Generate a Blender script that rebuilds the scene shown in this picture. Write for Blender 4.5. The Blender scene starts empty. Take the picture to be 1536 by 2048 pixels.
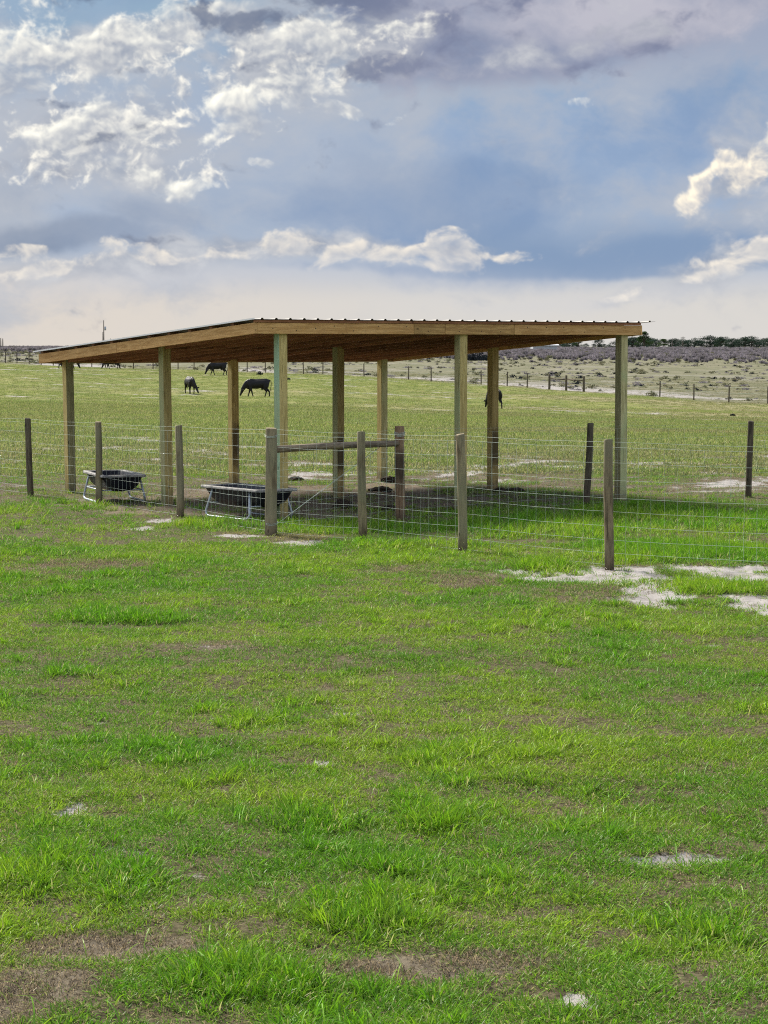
import bpy, bmesh, math, random
import numpy as np
from mathutils import Vector, Matrix, Euler

random.seed(7)
RNG = np.random.default_rng(7)
D = bpy.data
SC = bpy.context.scene
COL = SC.collection
R = math.radians
# ------------------------------------------------------------------ camera
F = 4260.0            # focal length in photograph pixels
CH = 2.4              # camera height
PITCH = math.atan(331 / F)
cam_d = D.cameras.new('camera')
cam = D.objects.new('camera', cam_d)
COL.objects.link(cam)
cam.location = (0, 0, CH)
cam.rotation_euler = (R(90) - PITCH, 0, 0)
cam_d.sensor_fit = 'VERTICAL'
cam_d.sensor_height = 36
cam_d.sensor_width = 27
cam_d.lens = 36 * F / 2048
cam_d.clip_start = 0.1
cam_d.clip_end = 20000
SC.camera = cam
# ------------------------------------------------------------------ exposure, sun
SC.view_settings.view_transform = 'Standard'
SC.view_settings.look = 'None'
SC.view_settings.gamma = 1
SC.view_settings.use_curve_mapping = False
SC.view_settings.exposure = 1.33
SKY_GAIN = 0.42       # radiance of the cloudy sky
SUN_AZ, SUN_EL = R(-38), R(42)      # azimuth from +Y, negative = left
sd = D.lights.new('sun', 'SUN')
sd.energy = 3.3
sd.angle = R(15)
sd.color = (1.0, 0.93, 0.82)
sun = D.objects.new('sun', sd)
COL.objects.link(sun)
sdir = Vector((math.sin(SUN_AZ) * math.cos(SUN_EL), math.cos(SUN_AZ) * math.cos(SUN_EL), math.sin(SUN_EL)))
sun.rotation_euler = sdir.to_track_quat('Z', 'Y').to_euler()
sun.location = (-30, 40, 60)
SC.cycles.max_bounces = 5
SC.cycles.diffuse_bounces = 3
SC.cycles.filter_width = 1.1
SC.cycles.use_denoising = False
SC.cycles.sample_clamp_indirect = 3.0
SC.cycles.transparent_max_bounces = 8
SC.cycles.use_adaptive_sampling = True


# ------------------------------------------------------------------ node helpers
class G:
    def __init__(s, nt):
        s.nt = nt

    def new(s, t, **kw):
        n = s.nt.nodes.new(t)
        for k, v in kw.items():
            setattr(n, k, v)
        return n

    def put(s, sock, v):
        if isinstance(v, V):
            v = v.s
        if hasattr(v, 'node'):
            s.nt.links.new(v, sock)
        elif v is not None:
            if sock.type == 'RGBA' and len(v) == 3:
                v = (*v, 1)
            sock.default_value = v

    def m(s, op, a, b=None, c=None, clamp=False):
        n = s.new('ShaderNodeMath', operation=op, use_clamp=clamp)
        s.put(n.inputs[0], a)
        if b is not None: s.put(n.inputs[1], b)
        if c is not None: s.put(n.inputs[2], c)
        return V(s, n.outputs[0])

    def ss(s, x, lo, hi, a=0.0, b=1.0, kind='SMOOTHSTEP'):
        n = s.new('ShaderNodeMapRange', interpolation_type=kind)
        for i, v in enumerate((x, lo, hi, a, b)):
            s.put(n.inputs[i], v)
        return V(s, n.outputs[0])

    def mix(s, f, a, b, blend='MIX'):
        n = s.new('ShaderNodeMix', data_type='RGBA', blend_type=blend)
        s.put(n.inputs[0], f); s.put(n.inputs[6], a); s.put(n.inputs[7], b)
        return n.outputs[2]

    def vm(s, op, a, b=None, scale=None):
        n = s.new('ShaderNodeVectorMath', operation=op)
        s.put(n.inputs[0], a)
        if b is not None: s.put(n.inputs[1], b)
        if scale is not None: s.put(n.inputs['Scale'], scale)
        return n.outputs[0]

    def noise(s, vec, scale, detail=4, rough=0.5, out='Fac', lac=2.0, dist=0.0):
        n = s.new('ShaderNodeTexNoise')
        if vec is not None: s.put(n.inputs['Vector'], vec)
        n.inputs['Scale'].default_value = scale
        n.inputs['Detail'].default_value = detail
        n.inputs['Roughness'].default_value = rough
        n.inputs['Lacunarity'].default_value = lac
        n.inputs['Distortion'].default_value = dist
        return V(s, n.outputs[0]) if out == 'Fac' else n.outputs[1]

    def attr(s, name, kind='GEOMETRY', col=False):
        n = s.new('ShaderNodeAttribute', attribute_name=name, attribute_type=kind)
        return n.outputs['Color'] if col else V(s, n.outputs['Fac'])


class V:
    def __init__(s, g, sock): s.g, s.s = g, sock
    def __add__(s, o): return s.g.m('ADD', s, o)
    def __radd__(s, o): return s.g.m('ADD', o, s)
    def __sub__(s, o): return s.g.m('SUBTRACT', s, o)
    def __rsub__(s, o): return s.g.m('SUBTRACT', o, s)
    def __mul__(s, o): return s.g.m('MULTIPLY', s, o)
    def __rmul__(s, o): return s.g.m('MULTIPLY', o, s)
    def __truediv__(s, o): return s.g.m('DIVIDE', s, o)
    def max(s, o): return s.g.m('MAXIMUM', s, o)
    def min(s, o): return s.g.m('MINIMUM', s, o)
    def clamp(s): return s.g.m('ADD', s, 0.0, clamp=True)


def lin(r, g, b):
    def c(v):
        v /= 255.0
        return v / 12.92 if v <= 0.04045 else ((v + 0.055) / 1.055) ** 2.4
    return (c(r), c(g), c(b))


# ------------------------------------------------------------------ world: Nishita sky behind broken cloud
world = D.worlds.new('World')
SC.world = world
world.use_nodes = True
world.node_tree.nodes.clear()


def sstep(x, a, b):
    t = np.clip((x - a) / (b - a), 0, 1)
    return t * t * (3 - 2 * t)


TAB = np.random.default_rng(11).random((512, 512)).astype(np.float32)
SKY_PER = 2 * math.pi * 4.26


def sky_noise(u, v, scale, octv=6, rough=.55, seed=0, ridged=False):
    """tileable in u (once round the horizon)"""
    per = max(1, round(SKY_PER * scale))
    sx = per / SKY_PER
    s, a, tot = 0, 1.0, 0
    for o in range(octv):
        m = 2 ** o
        x = u * sx * m
        y = v * scale * m + seed * 7.31 + o * 3.7
        xi, yi = np.floor(x), np.floor(y)
        xf, yf = (x - xi).astype(np.float32), (y - yi).astype(np.float32)
        xi = xi.astype(np.int32); yi = yi.astype(np.int32)
        xf = xf * xf * (3 - 2 * xf); yf = yf * yf * (3 - 2 * yf)
        p = per * m
        x0, x1 = (xi % p + o * 37 + seed * 13) & 511, ((xi + 1) % p + o * 37 + seed * 13) & 511
        y0, y1 = yi & 511, (yi + 1) & 511
        n = (TAB[y0, x0] * (1 - xf) + TAB[y0, x1] * xf) * (1 - yf) + (TAB[y1, x0] * (1 - xf) + TAB[y1, x1] * xf) * yf
        if ridged: n = np.abs(2 * n - 1)
        s = s + a * n; tot += a; a *= rough
    return s / tot


def sky_blobs(u, v, lst):
    out = np.zeros_like(u)
    for cx, cy, rx, ry, rot, k in lst:
        c, s_ = math.cos(math.radians(rot)), math.sin(math.radians(rot))
        du, dv = u - cx, v - cy
        q = ((du * c + dv * s_) / rx) ** 2 + ((dv * c - du * s_) / ry) ** 2
        out = np.maximum(out, k * np.exp(-q * .8))
    return out


def sky_colour(az, el):
    """radiance (before gain) of the clouded sky for azimuth and elevation arrays"""
    u = (az * 4.26 + .768).astype(np.float32); v = (.693 - el * 4.26).astype(np.float32)
    def C(*c): return np.array(lin(*c), np.float32)
    def mx(a, f, c):
        f = f[..., None]
        return a * (1 - f) + (c if c.ndim > 1 else c[None, None]) * f
    frame = 1 - sstep(np.abs(u - .768), .95, 1.5)
    frame = frame * sstep(v, -.55, -.15)
    w1 = sky_noise(u, v, 2.6, 4, .5, 1) - .5; w2 = sky_noise(u, v, 2.6, 4, .5, 2) - .5
    f1 = sky_noise(u, v, 14, 4, .55, 3) - .5; f2 = sky_noise(u, v, 14, 4, .55, 4) - .5
    U, Vv = u + w1 * .16 + f1 * .03, v + w2 * .09 + f2 * .022
    base = np.ones(u.shape + (3,), np.float32) * C(214, 210, 204)
    base = mx(base, sstep(v, .615, .50), C(160, 178, 202))
    base = mx(base, sstep(v, .50, .30), C(142, 168, 202))
    base = mx(base, sstep(v, .30, .02) * .7, C(136, 170, 198))
    base = mx(base, sstep(u, 1.0, .0) * sstep(v, .48, .60) * sstep(u, -2.5, -.5) * .7, C(222, 209, 194))
    base = mx(base, sstep(v, -.3, -2.5), C(120, 158, 205))
    # wide soft sheets
    def rot_noise(x, y, sc, octv, rough, seed, ridged=False):
        """free (not tiled) gradient noise, every octave turned so that no grid shows"""
        s_, a, tot = 0, 1.0, 0
        X, Y = x * sc, y * sc
        for o in range(octv):
            c_, d_ = math.cos(.6 + o * 1.3 + seed), math.sin(.6 + o * 1.3 + seed)
            p, q = (X * c_ - Y * d_) + 71.3 + seed, (X * d_ + Y * c_) + 33.7 + o * 5
            pi, qi = np.floor(p), np.floor(q)
            pf, qf = (p - pi).astype(np.float32), (q - qi).astype(np.float32)
            pi = pi.astype(np.int32); qi = qi.astype(np.int32)
            n = 0
            w_p = pf ** 3 * (pf * (pf * 6 - 15) + 10); w_q = qf ** 3 * (qf * (qf * 6 - 15) + 10)
            for dp in (0, 1):
                for dq in (0, 1):
                    h = TAB[(qi + dq) & 511, (pi + dp + seed * 17 + o * 29) & 511] * 6.2832
                    n = n + (np.cos(h) * (pf - dp) + np.sin(h) * (qf - dq)) * (w_p if dp else 1 - w_p) * (w_q if dq else 1 - w_q)
            n = n * 1.5
            if ridged: n = 1 - 2 * np.abs(n) * 1.3
            s_ = s_ + a * n; tot += a; a *= rough
            X = X * 2.03; Y = Y * 2.03
        return s_ / tot

    rt = rot_noise(U, Vv * 1.6, 4.5, 7, .58, 61) * frame
    rt2 = rot_noise(U, Vv * 1.5, 12, 6, .6, 67) * frame
    a1 = sky_noise(U, Vv * 1.7, 1.5, 7, .52, 5) + rt * .55 + rt2 * .12
    sh = sky_blobs(U, Vv, [(.15, .30, .45, .16, 0, .85), (.62, .22, .35, .12, 8, .75), (.45, .42, .3, .07, 0, .55), (1.15, .09, .5, .10, -12, 1.0), (.75, .03, .3, .07, 0, .9),
                           (1.5, .45, .3, .10, -14, .55), (1.0, .59, .8, .045, 0, .6), (1.45, .35, .2, .08, -30, .6), (1.4, .16, .3, .05, -6, .45)])
    k = sstep(sh * frame + (1 - frame) * .45 + (a1 - .5) * 1.5, .25, .85)
    gsh = C(172, 180, 194)[None, None] * (1 - .0 * k[..., None])
    gsh = mx(gsh * np.ones_like(base), sstep(u, .7, 1.2) * sstep(v, .25, .05), C(160, 164, 186))
    base = mx(base, k * .72, gsh)
    # deep blue-grey veils (rain-blue undersides)
    b1 = sky_blobs(U, Vv, [(.90, .41, .42, .085, -2, 1.0), (.62, .44, .22, .05, 8, .7), (1.32, .27, .26, .10, -15, .75), (1.28, .505, .30, .040, -5, 1.0), (1.05, .33, .3, .05, 5, .55),
                           (.13, .465, .24, .032, 2, 1.1), (.0, .37, .16, .06, 0, .75), (.33, .44, .14, .04, 10, .7), (.65, .545, .5, .014, 0, .45), (.36, .03, .09, .06, 10, .7), (.15, .09, .05, .05, 0, .6)])
    a2 = sky_noise(U, Vv * 1.5, 3.2, 6, .55, 6) - rt * .35 - rt2 * .12
    k = sstep(b1 * frame + (a2 - .5) * 1.0, .28, 1.0)
    base = mx(base, k * .9, mx(np.ones_like(base) * C(124, 152, 190), sstep(u, .55, .1) * sstep(v, .3, .44), C(124, 142, 170)))
    # crepuscular streaks: soft light fanning from the hidden sun
    su, sv = -1.9, -2.3
    ang = np.arctan2(v - sv, u - su)
    ray = sky_noise(ang * 9, np.zeros_like(ang), 3.0, 3, .5, 8) - .5
    ray = ray * sstep(v, .1, .3) * sstep(v, .62, .5) * frame
    base = base * (1 + ray[..., None] * .16)
    # grey air of the left half, cloud deck over the top right
    k = sky_blobs(U, Vv, [(.2, .28, .5, .18, 0, 1.0), (.6, .30, .3, .12, 10, .8)]) * frame
    base = mx(base, np.clip(k + rt * .5, 0, 1) * .7, C(184, 190, 200))
    k = sky_blobs(U, Vv, [(.34, .045, .07, .035, 0, 1.0), (.15, .085, .05, .035, -20, .8), (.50, .03, .05, .02, 0, .7)]) * frame
    base = mx(base, np.clip(k, 0, 1) * .85, C(140, 172, 198))
    edge = .215 - .30 * np.clip(U - .98, 0, 2) ** 1.25 - 1.6 * np.clip(.74 - U, 0, 1)
    dk_ = sstep(edge - Vv + rt * .05 + rt2 * .018, -.012, .030) * frame
    dn = np.clip(.5 + rt * .9 + rt2 * .3 + .7 * sstep(U, .75, 1.1) * sstep(np.abs(Vv - .05), .10, .0) - .25, 0, 1)
    dcol = C(130, 142, 172) * (1 - dn[..., None]) + C(190, 188, 200) * dn[..., None]
    base = mx(base, dk_ * .88, dcol)
    # rain-blue bank on the lower right with a level foot
    k = sstep(v + w2 * .05, .42, .50) * sstep(v + f2 * .012 + w2 * .02 + .055 * np.clip(u - 1.25, 0, 1), .566, .550) * sstep(U, .80, 1.0) * sstep(U, 1.75, 1.35) * frame
    base = mx(base, k * .85, C(126, 153, 188))
    # dark masses
    d1 = sky_blobs(U, Vv, [(.95, .03, .35, .05, -4, .62), (1.35, .06, .3, .05, -10, .5), (.9, .13, .3, .04, -10, .6), (.10, -.005, .22, .030, 0, 1.25), (.44, .055, .045, .035, 30, 1.0), (.555, .072, .09, .024, -8, 1.0), (.78, .165, .13, .030, -6, .9), (.62, .17, .10, .02, 0, .5),
                           (.71, .04, .13, .055, 5, 1.0), (.86, .07, .20, .035, -14, .7), (1.22, .14, .34, .028, -16, .62), (1.10, .185, .22, .018, -8, .5), (.27, .49, .08, .015, 0, .55),
                           (.12, .35, .16, .02, 10, .4), (.34, .17, .09, .015, -10, .5), (.9, .5, .1, .014, 0, .4)])
    a3 = sky_noise(U, Vv * 1.3, 7, 6, .55, 9) + rt2 * .7
    k = sstep(d1 * frame + (a3 - .5) * 1.1, .35, 1.05)
    base = mx(base, k * .92, mx(np.ones_like(base) * C(98, 112, 142), sstep(u, .55, .9), C(118, 127, 158)))

    def puffs(lst, sc, amp, lo, hi, seed, st=1.25, grey=(160, 168, 182), br=(255, 252, 236), aa=.95, dens=2.6, wu=1.0, relw=1.1, floor=0.0):
        nonlocal base
        Lx, Ly = -.010, -.014
        wa = rot_noise(u, v * st, sc * .8, 3, .5, seed + 5); wb = rot_noise(u, v * st, sc * .8, 3, .5, seed + 6)

        def field(uu, vv, oc):
            x = uu + wa * .035 * wu; y = vv * st + wb * .035 * wu
            n = rot_noise(x, y, sc, oc, .58, seed)
            r = rot_noise(x, y, sc * 2.0, max(oc - 1, 2), .6, seed + 1, True)
            return n * amp + (r - .35) * amp * .22
        ub, vb = u + w1 * .09 + wa * .02, v + w2 * .06 + wb * .015
        big = sky_blobs(ub, vb, lst) * frame
        cut = .6 * (1 - sstep(big, .06, .24))
        f0 = field(u, v, 8)
        f = big + f0 - cut
        a = sstep(f, lo, hi)
        tau = np.zeros_like(f)
        for j in (1, 2.4, 4.5):
            tau += np.maximum(sky_blobs(ub + Lx * j, vb + Ly * j, lst) * frame + field(u + Lx * j, v + Ly * j, 5) - lo, 0)
        tau = tau / 3 * dens
        own = np.maximum(f - lo, 0) * dens * .5
        light = np.exp(-(tau * 1.2 + own * 1.3)) * 1.55
        rel = .5 + (field(u, v, 5) - field(u + Lx * .7, v + Ly * .7, 5)) * 1.1
        light = np.clip(light * .85 + (rel - .5) * relw + .07 + floor, 0, 1.15)
        g_, b_ = C(*grey), C(*br)
        col = g_ * (1 - light[..., None]) + b_ * light[..., None]
        al = (a * aa * (.55 + .45 * light))[..., None]
        base = base * (1 - al) + col * al
    # grey bodies behind the ragged edges
    bb = sky_blobs(U, Vv, [(.10, .17, .16, .07, 0, .9), (.26, .13, .2, .06, -15, 1.0), (.62, .13, .20, .075, -6, 1.1), (.27, .28, .2, .07, -15, .95), (.45, .22, .14, .05, 0, .8), (.25, .35, .2, .04, 0, .8),
                           (.02, .12, .1, .06, 0, .8), (.85, .12, .12, .05, 0, .5), (.6, .0, .16, .03, 0, .8), (1.05, .14, .22, .035, -12, .6), (1.47, .35, .10, .07, -35, .9), (.62, .505, .5, .028, 0, .8), (.15, .53, .25, .03, 0, .8), (1.48, .53, .2, .04, -16, .8)])
    kb = sstep(bb * frame + rt * .9 + rt2 * .35, .25, .95)
    tone = np.clip(.5 + rt2 * 1.1 + rt * .5, 0, 1)[..., None]
    base = mx(base, kb * .78, C(134, 146, 168) * (1 - tone) + C(200, 202, 206) * tone)
    # ragged left field, first the fine lace and then the fuller heaps
    puffs([(.05, .15, .14, .07, 0, .8), (.25, .14, .2, .06, -18, .85), (.62, .13, .17, .06, -6, .9), (.25, .30, .2, .07, -10, .85), (.46, .22, .12, .05, 0, .7), (.1, .07, .08, .05, 0, .6), (.38, .36, .12, .02, 0, .6), (.58, .0, .12, .015, 0, .7)],
          15.0, 1.35, .40, 1.0, 71, 1.2, (160, 168, 184), (255, 250, 236), .75, 1.8, .6)
    puffs([(.02, .14, .08, .05, 0, .8), (.09, .08, .04, .05, -60, .7), (.10, .20, .14, .045, 10, .75), (.24, .13, .17, .05, -20, .95), (.38, .09, .15, .04, -10, .8),
           (.14, .03, .03, .05, 0, .5), (.36, .015, .03, .02, 0, .6), (.56, .005, .12, .015, 0, .85), (.61, .12, .15, .055, -6, 1.0), (.59, .19, .11, .03, -6, .85), (.78, .09, .10, .03, -12, .7),
           (.45, .21, .08, .03, 20, .7), (.27, .27, .16, .05, -20, .85), (.24, .34, .13, .035, 20, .8), (.42, .29, .06, .025, -15, .7), (.35, .37, .08, .014, 5, .7), (.54, .335, .05, .012, 5, .42),
           (.52, .27, .05, .02, 0, .45), (.65, .24, .06, .016, 8, .65), (.79, .25, .035, .010, -20, .55), (.9, .215, .06, .010, -5, .4),
           (1.0, .245, .04, .007, -5, .35), (1.15, .23, .05, .014, -6, .42)],
          6.5, 1.45, .28, .90, 21, 1.25, (166, 173, 187), (255, 252, 238), .95, 2.2, 1.0, .95, .04)
    d2 = sky_blobs(U, Vv, [(.07, .0, .20, .022, 0, 1.2), (.435, .06, .05, .030, 20, 1.1), (.53, .075, .10, .018, -8, 1.0), (.76, .165, .12, .022, -6, .9), (.71, .03, .12, .045, 5, 1.0), (.33, .165, .08, .012, -14, .7),
                           (.24, .30, .09, .014, -15, .7), (.12, .235, .09, .014, 0, .6), (.60, .15, .10, .014, -6, .6), (.27, .49, .07, .012, 0, .6)]) * frame
    k = sstep(d2 + (rt2 * 1.3 + rt * .4) * sstep(d2, .05, .3), .38, 1.0)
    base = mx(base, k * .78, mx(np.ones_like(base) * C(106, 120, 148), sstep(u, .55, .9), C(124, 132, 162)))
    # low band
    puffs([(.10, .528, .13, .018, -4, .85), (.22, .505, .03, .02, 0, .7), (.30, .515, .05, .018, 0, .7), (.44, .515, .07, .018, -6, .75), (.345, .475, .012, .012, 0, .6), (.57, .50, .06, .026, 0, 1.0), (.57, .478, .04, .014, 0, .8),
           (.67, .515, .05, .016, -20, 1.1), (.80, .512, .09, .022, 0, 1.0), (.90, .505, .07, .032, 5, 1.25), (1.01, .505, .08, .012, 2, .8), (.86, .53, .1, .014, 0, .9), (1.42, .55, .16, .014, -14, .8), (1.50, .515, .12, .030, -20, .95), (0, .50, .08, .016, 0, .7),
           (-.25, .52, .2, .02, 0, .9), (1.8, .5, .2, .03, 0, .9)], 8.5, 1.15, .30, .90, 31, 1.6, (184, 188, 197), (243, 233, 217), .80, 1.6, 1.0, .8, .05)
    # soft veil under the band dissolving into haze
    k = sky_blobs(U, Vv, [(.5, .56, .6, .028, 0, 1.0), (1.3, .585, .4, .02, -4, .7)]) * sstep(sky_noise(U, Vv * 1.5, 5, 5, .55, 12), .35, .6) * frame
    base = mx(base, np.clip(k, 0, 1) * .45, C(200, 203, 212))
    # cumulus at the right
    puffs([(1.365, .415, .030, .022, -50, 1.3), (1.40, .375, .045, .024, -48, 1.3), (1.435, .335, .035, .024, -60, 1.2), (1.50, .33, .09, .040, -35, .85), (1.508, .35, .012, .008, 0, 1.1), (1.62, .25, .12, .05, -30, 1.1)],
          12, .95, .36, 1.0, 41, 1.0, (178, 180, 192), (255, 243, 220), .98, 1.1, .8)
    # the rest of the sky, outside the frame: broken cloud of the same kind
    n5 = sky_noise(U, Vv * 1.2, .9, 8, .56, 51)
    g5 = mx(np.ones_like(base) * C(225, 224, 224), sstep(n5, .52, .72), C(176, 182, 196))
    back = .5 - .5 * np.cos(az)          # front-lit clouds behind the camera, brightened further as unseen fill light
    g5 = g5 * (1 + .95 * back[..., None])
    k = sstep(n5, .42, .56) * (1 - frame) * sstep(v, .62, .35)
    base = mx(base, k * .9, g5)
    lum = base @ np.array([.2126, .7152, .0722], np.float32)
    base = base * .86 + (lum[..., None] * np.array([1.0, 1.0, 1.03], np.float32)) * .14
    return np.clip(base, 0, 4)


def sky_image(name, az, el):
    A, E = np.meshgrid(az, el)
    c = sky_colour(A, E)
    h, w = A.shape
    im = D.images.new(name, w, h, alpha=False, float_buffer=True)
    im.colorspace_settings.name = 'Non-Color'
    px = np.ones((h, w, 4), np.float32)
    px[..., :3] = c
    im.pixels.foreach_set(px.ravel())
    im.update()
    return im


def build_sky():
    """clouds computed above from noise, as radiance over direction, in front of the Nishita sky"""
    nt = world.node_tree
    g = G(nt)
    BG = 0.1
    sky = g.new('ShaderNodeTexSky', sky_type='NISHITA', sun_disc=False)
    sky.sun_elevation = SUN_EL
    sky.sun_rotation = SUN_AZ
    sky.dust_density = 1.5
    d = g.new('ShaderNodeTexCoord').outputs['Generated']
    sep = g.new('ShaderNodeSeparateXYZ'); g.put(sep.inputs[0], d)
    x, y, z = (V(g, sep.outputs[i]) for i in range(3))
    az = g.m('ARCTAN2', x, y)
    el = g.m('ARCSINE', z)
    A0_, A1_, E0_, E1_ = -.32, .32, -.02, .24
    w, h = 1900, 770
    fine = sky_image('cloud_cover_fine', A0_ + (A1_ - A0_) * (np.arange(w) + .5) / w, E0_ + (E1_ - E0_) * (np.arange(h) + .5) / h)
    w, h = 900, 450
    wide = sky_image('cloud_cover', -math.pi + 2 * math.pi * (np.arange(w) + .5) / w, -math.pi / 2 + math.pi * (np.arange(h) + .5) / h)

    def tex(im, a0, a1, e0, e1, ext, interp):
        cb = g.new('ShaderNodeCombineXYZ')
        g.put(cb.inputs[0], (az - a0) / (a1 - a0)); g.put(cb.inputs[1], (el - e0) / (e1 - e0))
        n = g.new('ShaderNodeTexImage', image=im, extension=ext, interpolation=interp)
        g.put(n.inputs[0], cb.outputs[0])
        return n.outputs[0]
    cf = tex(fine, A0_, A1_, E0_, E1_, 'EXTEND', 'Cubic')
    cw = tex(wide, -math.pi, math.pi, -math.pi / 2, math.pi / 2, 'REPEAT', 'Linear')
    m_ = g.ss(g.m('ABSOLUTE', az), .315, .29) * g.ss(el, .235, .21) * g.ss(el, -.018, -.01)
    c = g.mix(m_, cw, cf)
    c = g.vm('SCALE', c, scale=SKY_GAIN / BG)
    c = g.mix(g.ss(el, .25, 1.0) * .22, c, sky.outputs[0])
    b = g.new('ShaderNodeBackground')
    g.put(b.inputs[0], c)
    b.inputs[1].default_value = BG
    o = g.new('ShaderNodeOutputWorld')
    nt.links.new(b.outputs[0], o.inputs[0])


build_sky()
world.cycles.sampling_method = 'MANUAL'
world.cycles.sample_map_resolution = 512

# ------------------------------------------------------------------ geometry helpers
CT, ST = math.cos(PITCH), math.sin(PITCH)


def at(px, py, z=0.0):
    """photograph pixel -> point on the horizontal plane of height z"""
    cx, cy = (px - 768) / F, -(py - 1024) / F
    d = (cx, CT + cy * ST, -ST + cy * CT)
    t = (z - CH) / d[2]
    return d[0] * t, d[1] * t


def azx(px, dist):
    return (px - 768) / F * dist


def make_mesh(name, verts, faces, mats=(), smooth=False):
    me = D.meshes.new(name)
    me.from_pydata([tuple(v) for v in verts], [], faces)
    for m_ in mats: me.materials.append(m_)
    if smooth:
        me.polygons.foreach_set('use_smooth', [True] * len(me.polygons))
    me.update()
    return me


def obj(name, me, parent=None, mat=None):
    o = D.objects.new(name, me)
    COL.objects.link(o)
    if parent is not None: o.parent = parent
    if mat is not None: me.materials.append(mat)
    return o


def thing(name, label, cat, loc=(0, 0, 0), rz=0, group=None):
    o = D.objects.new(name, None)
    o.empty_display_size = 0.3
    COL.objects.link(o)
    o.location = loc
    o.rotation_euler = (0, 0, rz)
    tag(o, label, cat, group)
    return o


def tag(o, label, cat, group=None):
    o['label'] = label; o['category'] = cat
    if group: o['group'] = group


class MB:
    def __init__(s): s.v, s.f = [], []

    def add(s, vs, fs):
        b = len(s.v)
        s.v += [tuple(p) for p in vs]
        s.f += [tuple(i + b for i in f_) for f_ in fs]

    def box(s, c, sz, M=None):
        x, y, z = [k / 2 for k in sz]
        vs = [Vector((c[0] + a * x, c[1] + b * y, c[2] + d * z)) for a in (-1, 1) for b in (-1, 1) for d in (-1, 1)]
        if M: vs = [M @ p for p in vs]
        s.add(vs, [(0, 1, 3, 2), (4, 6, 7, 5), (0, 4, 5, 1), (2, 3, 7, 6), (0, 2, 6, 4), (1, 5, 7, 3)])

    def tube(s, pts, rad, n=8, cap=True, flat=None):
        """pts: centre line; rad: radius or list (or (ra, rb) pairs)"""
        pts = [Vector(p) for p in pts]
        k = len(pts)
        if not isinstance(rad, (list, tuple)): rad = [rad] * k
        vs = []
        up = None
        for i, p in enumerate(pts):
            t = (pts[min(i + 1, k - 1)] - pts[max(i - 1, 0)]).normalized()
            if up is None:
                ref = Vector((0, 1, 0)) if abs(t.y) < 0.9 else Vector((1, 0, 0))
                up = (ref - t * ref.dot(t)).normalized()
            else:
                up = (up - t * up.dot(t)).normalized()
            sd_ = t.cross(up)
            r = rad[i]
            ra, rb = (r if isinstance(r, (tuple, list)) else (r, r))
            for j in range(n):
                a = 2 * math.pi * j / n
                vs.append(p + up * (math.cos(a) * ra) + sd_ * (math.sin(a) * rb))
        fs = []
        for i in range(k - 1):
            for j in range(n):
                a, b = i * n + j, i * n + (j + 1) % n
                fs.append((a, b, b + n, a + n))
        if cap:
            fs.append(tuple(range(n - 1, -1, -1)))
            fs.append(tuple((k - 1) * n + j for j in range(n)))
        s.add(vs, fs)

    def mesh(s, name, mat=None, smooth=False):
        me = make_mesh(name, s.v, s.f, [mat] if mat else (), smooth)
        return me


def bevelled_box(name, sx, sy, sz, bev, mats, seg=1):
    bm = bmesh.new()
    bmesh.ops.create_cube(bm, size=1)
    for v in bm.verts:
        v.co = Vector((v.co.x * sx, v.co.y * sy, v.co.z * sz))
    if bev:
        bmesh.ops.bevel(bm, geom=bm.edges[:], offset=bev, segments=seg, affect='EDGES')
    me = D.meshes.new(name)
    bm.to_mesh(me); bm.free()
    for m_ in mats: me.materials.append(m_)
    return me


def board(name, p0, p1, w, h, mat, parent, bev=0.003, up=Vector((0, 0, 1)), ext=0.0):
    """timber between p0 and p1 (centre line, parent space); w across, h along up"""
    p0, p1 = Vector(p0), Vector(p1)
    x = (p1 - p0); ln = x.length; x.normalize()
    yv = up.cross(x).normalized(); zv = x.cross(yv)
    me = bevelled_box(name, ln + ext, w, h, bev, [mat])
    o = obj(name, me, parent)
    M = Matrix((x, yv, zv)).transposed().to_4x4()
    M.translation = (p0 + p1) / 2
    o.matrix_local = M
    return o


# ------------------------------------------------------------------ numpy noise and terrain
def vnoise(x, y, seed=0):
    xi, yi = np.floor(x).astype(np.int64), np.floor(y).astype(np.int64)
    xf, yf = x - xi, y - yi
    xf = xf * xf * (3 - 2 * xf); yf = yf * yf * (3 - 2 * yf)

    def h(a, b):
        n = (a * 374761393 + b * 668265263 + seed * 982451653) & 0x7fffffff
        n = ((n ^ (n >> 13)) * 1274126177) & 0x7fffffff
        n = (n ^ (n >> 16)) & 0xffff
        return n / 65535.0
    return ((h(xi, yi) * (1 - xf) + h(xi + 1, yi) * xf) * (1 - yf) + (h(xi, yi + 1) * (1 - xf) + h(xi + 1, yi + 1) * xf) * yf)


def fbm(x, y, seed=0, octv=4, rough=0.5):
    s, a, t = 0, 1.0, 0
    for o in range(octv):
        s = s + a * vnoise(x * 2 ** o + o * 17.3, y * 2 ** o - o * 9.1, seed + o)
        t += a; a *= rough
    return s / t


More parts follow.
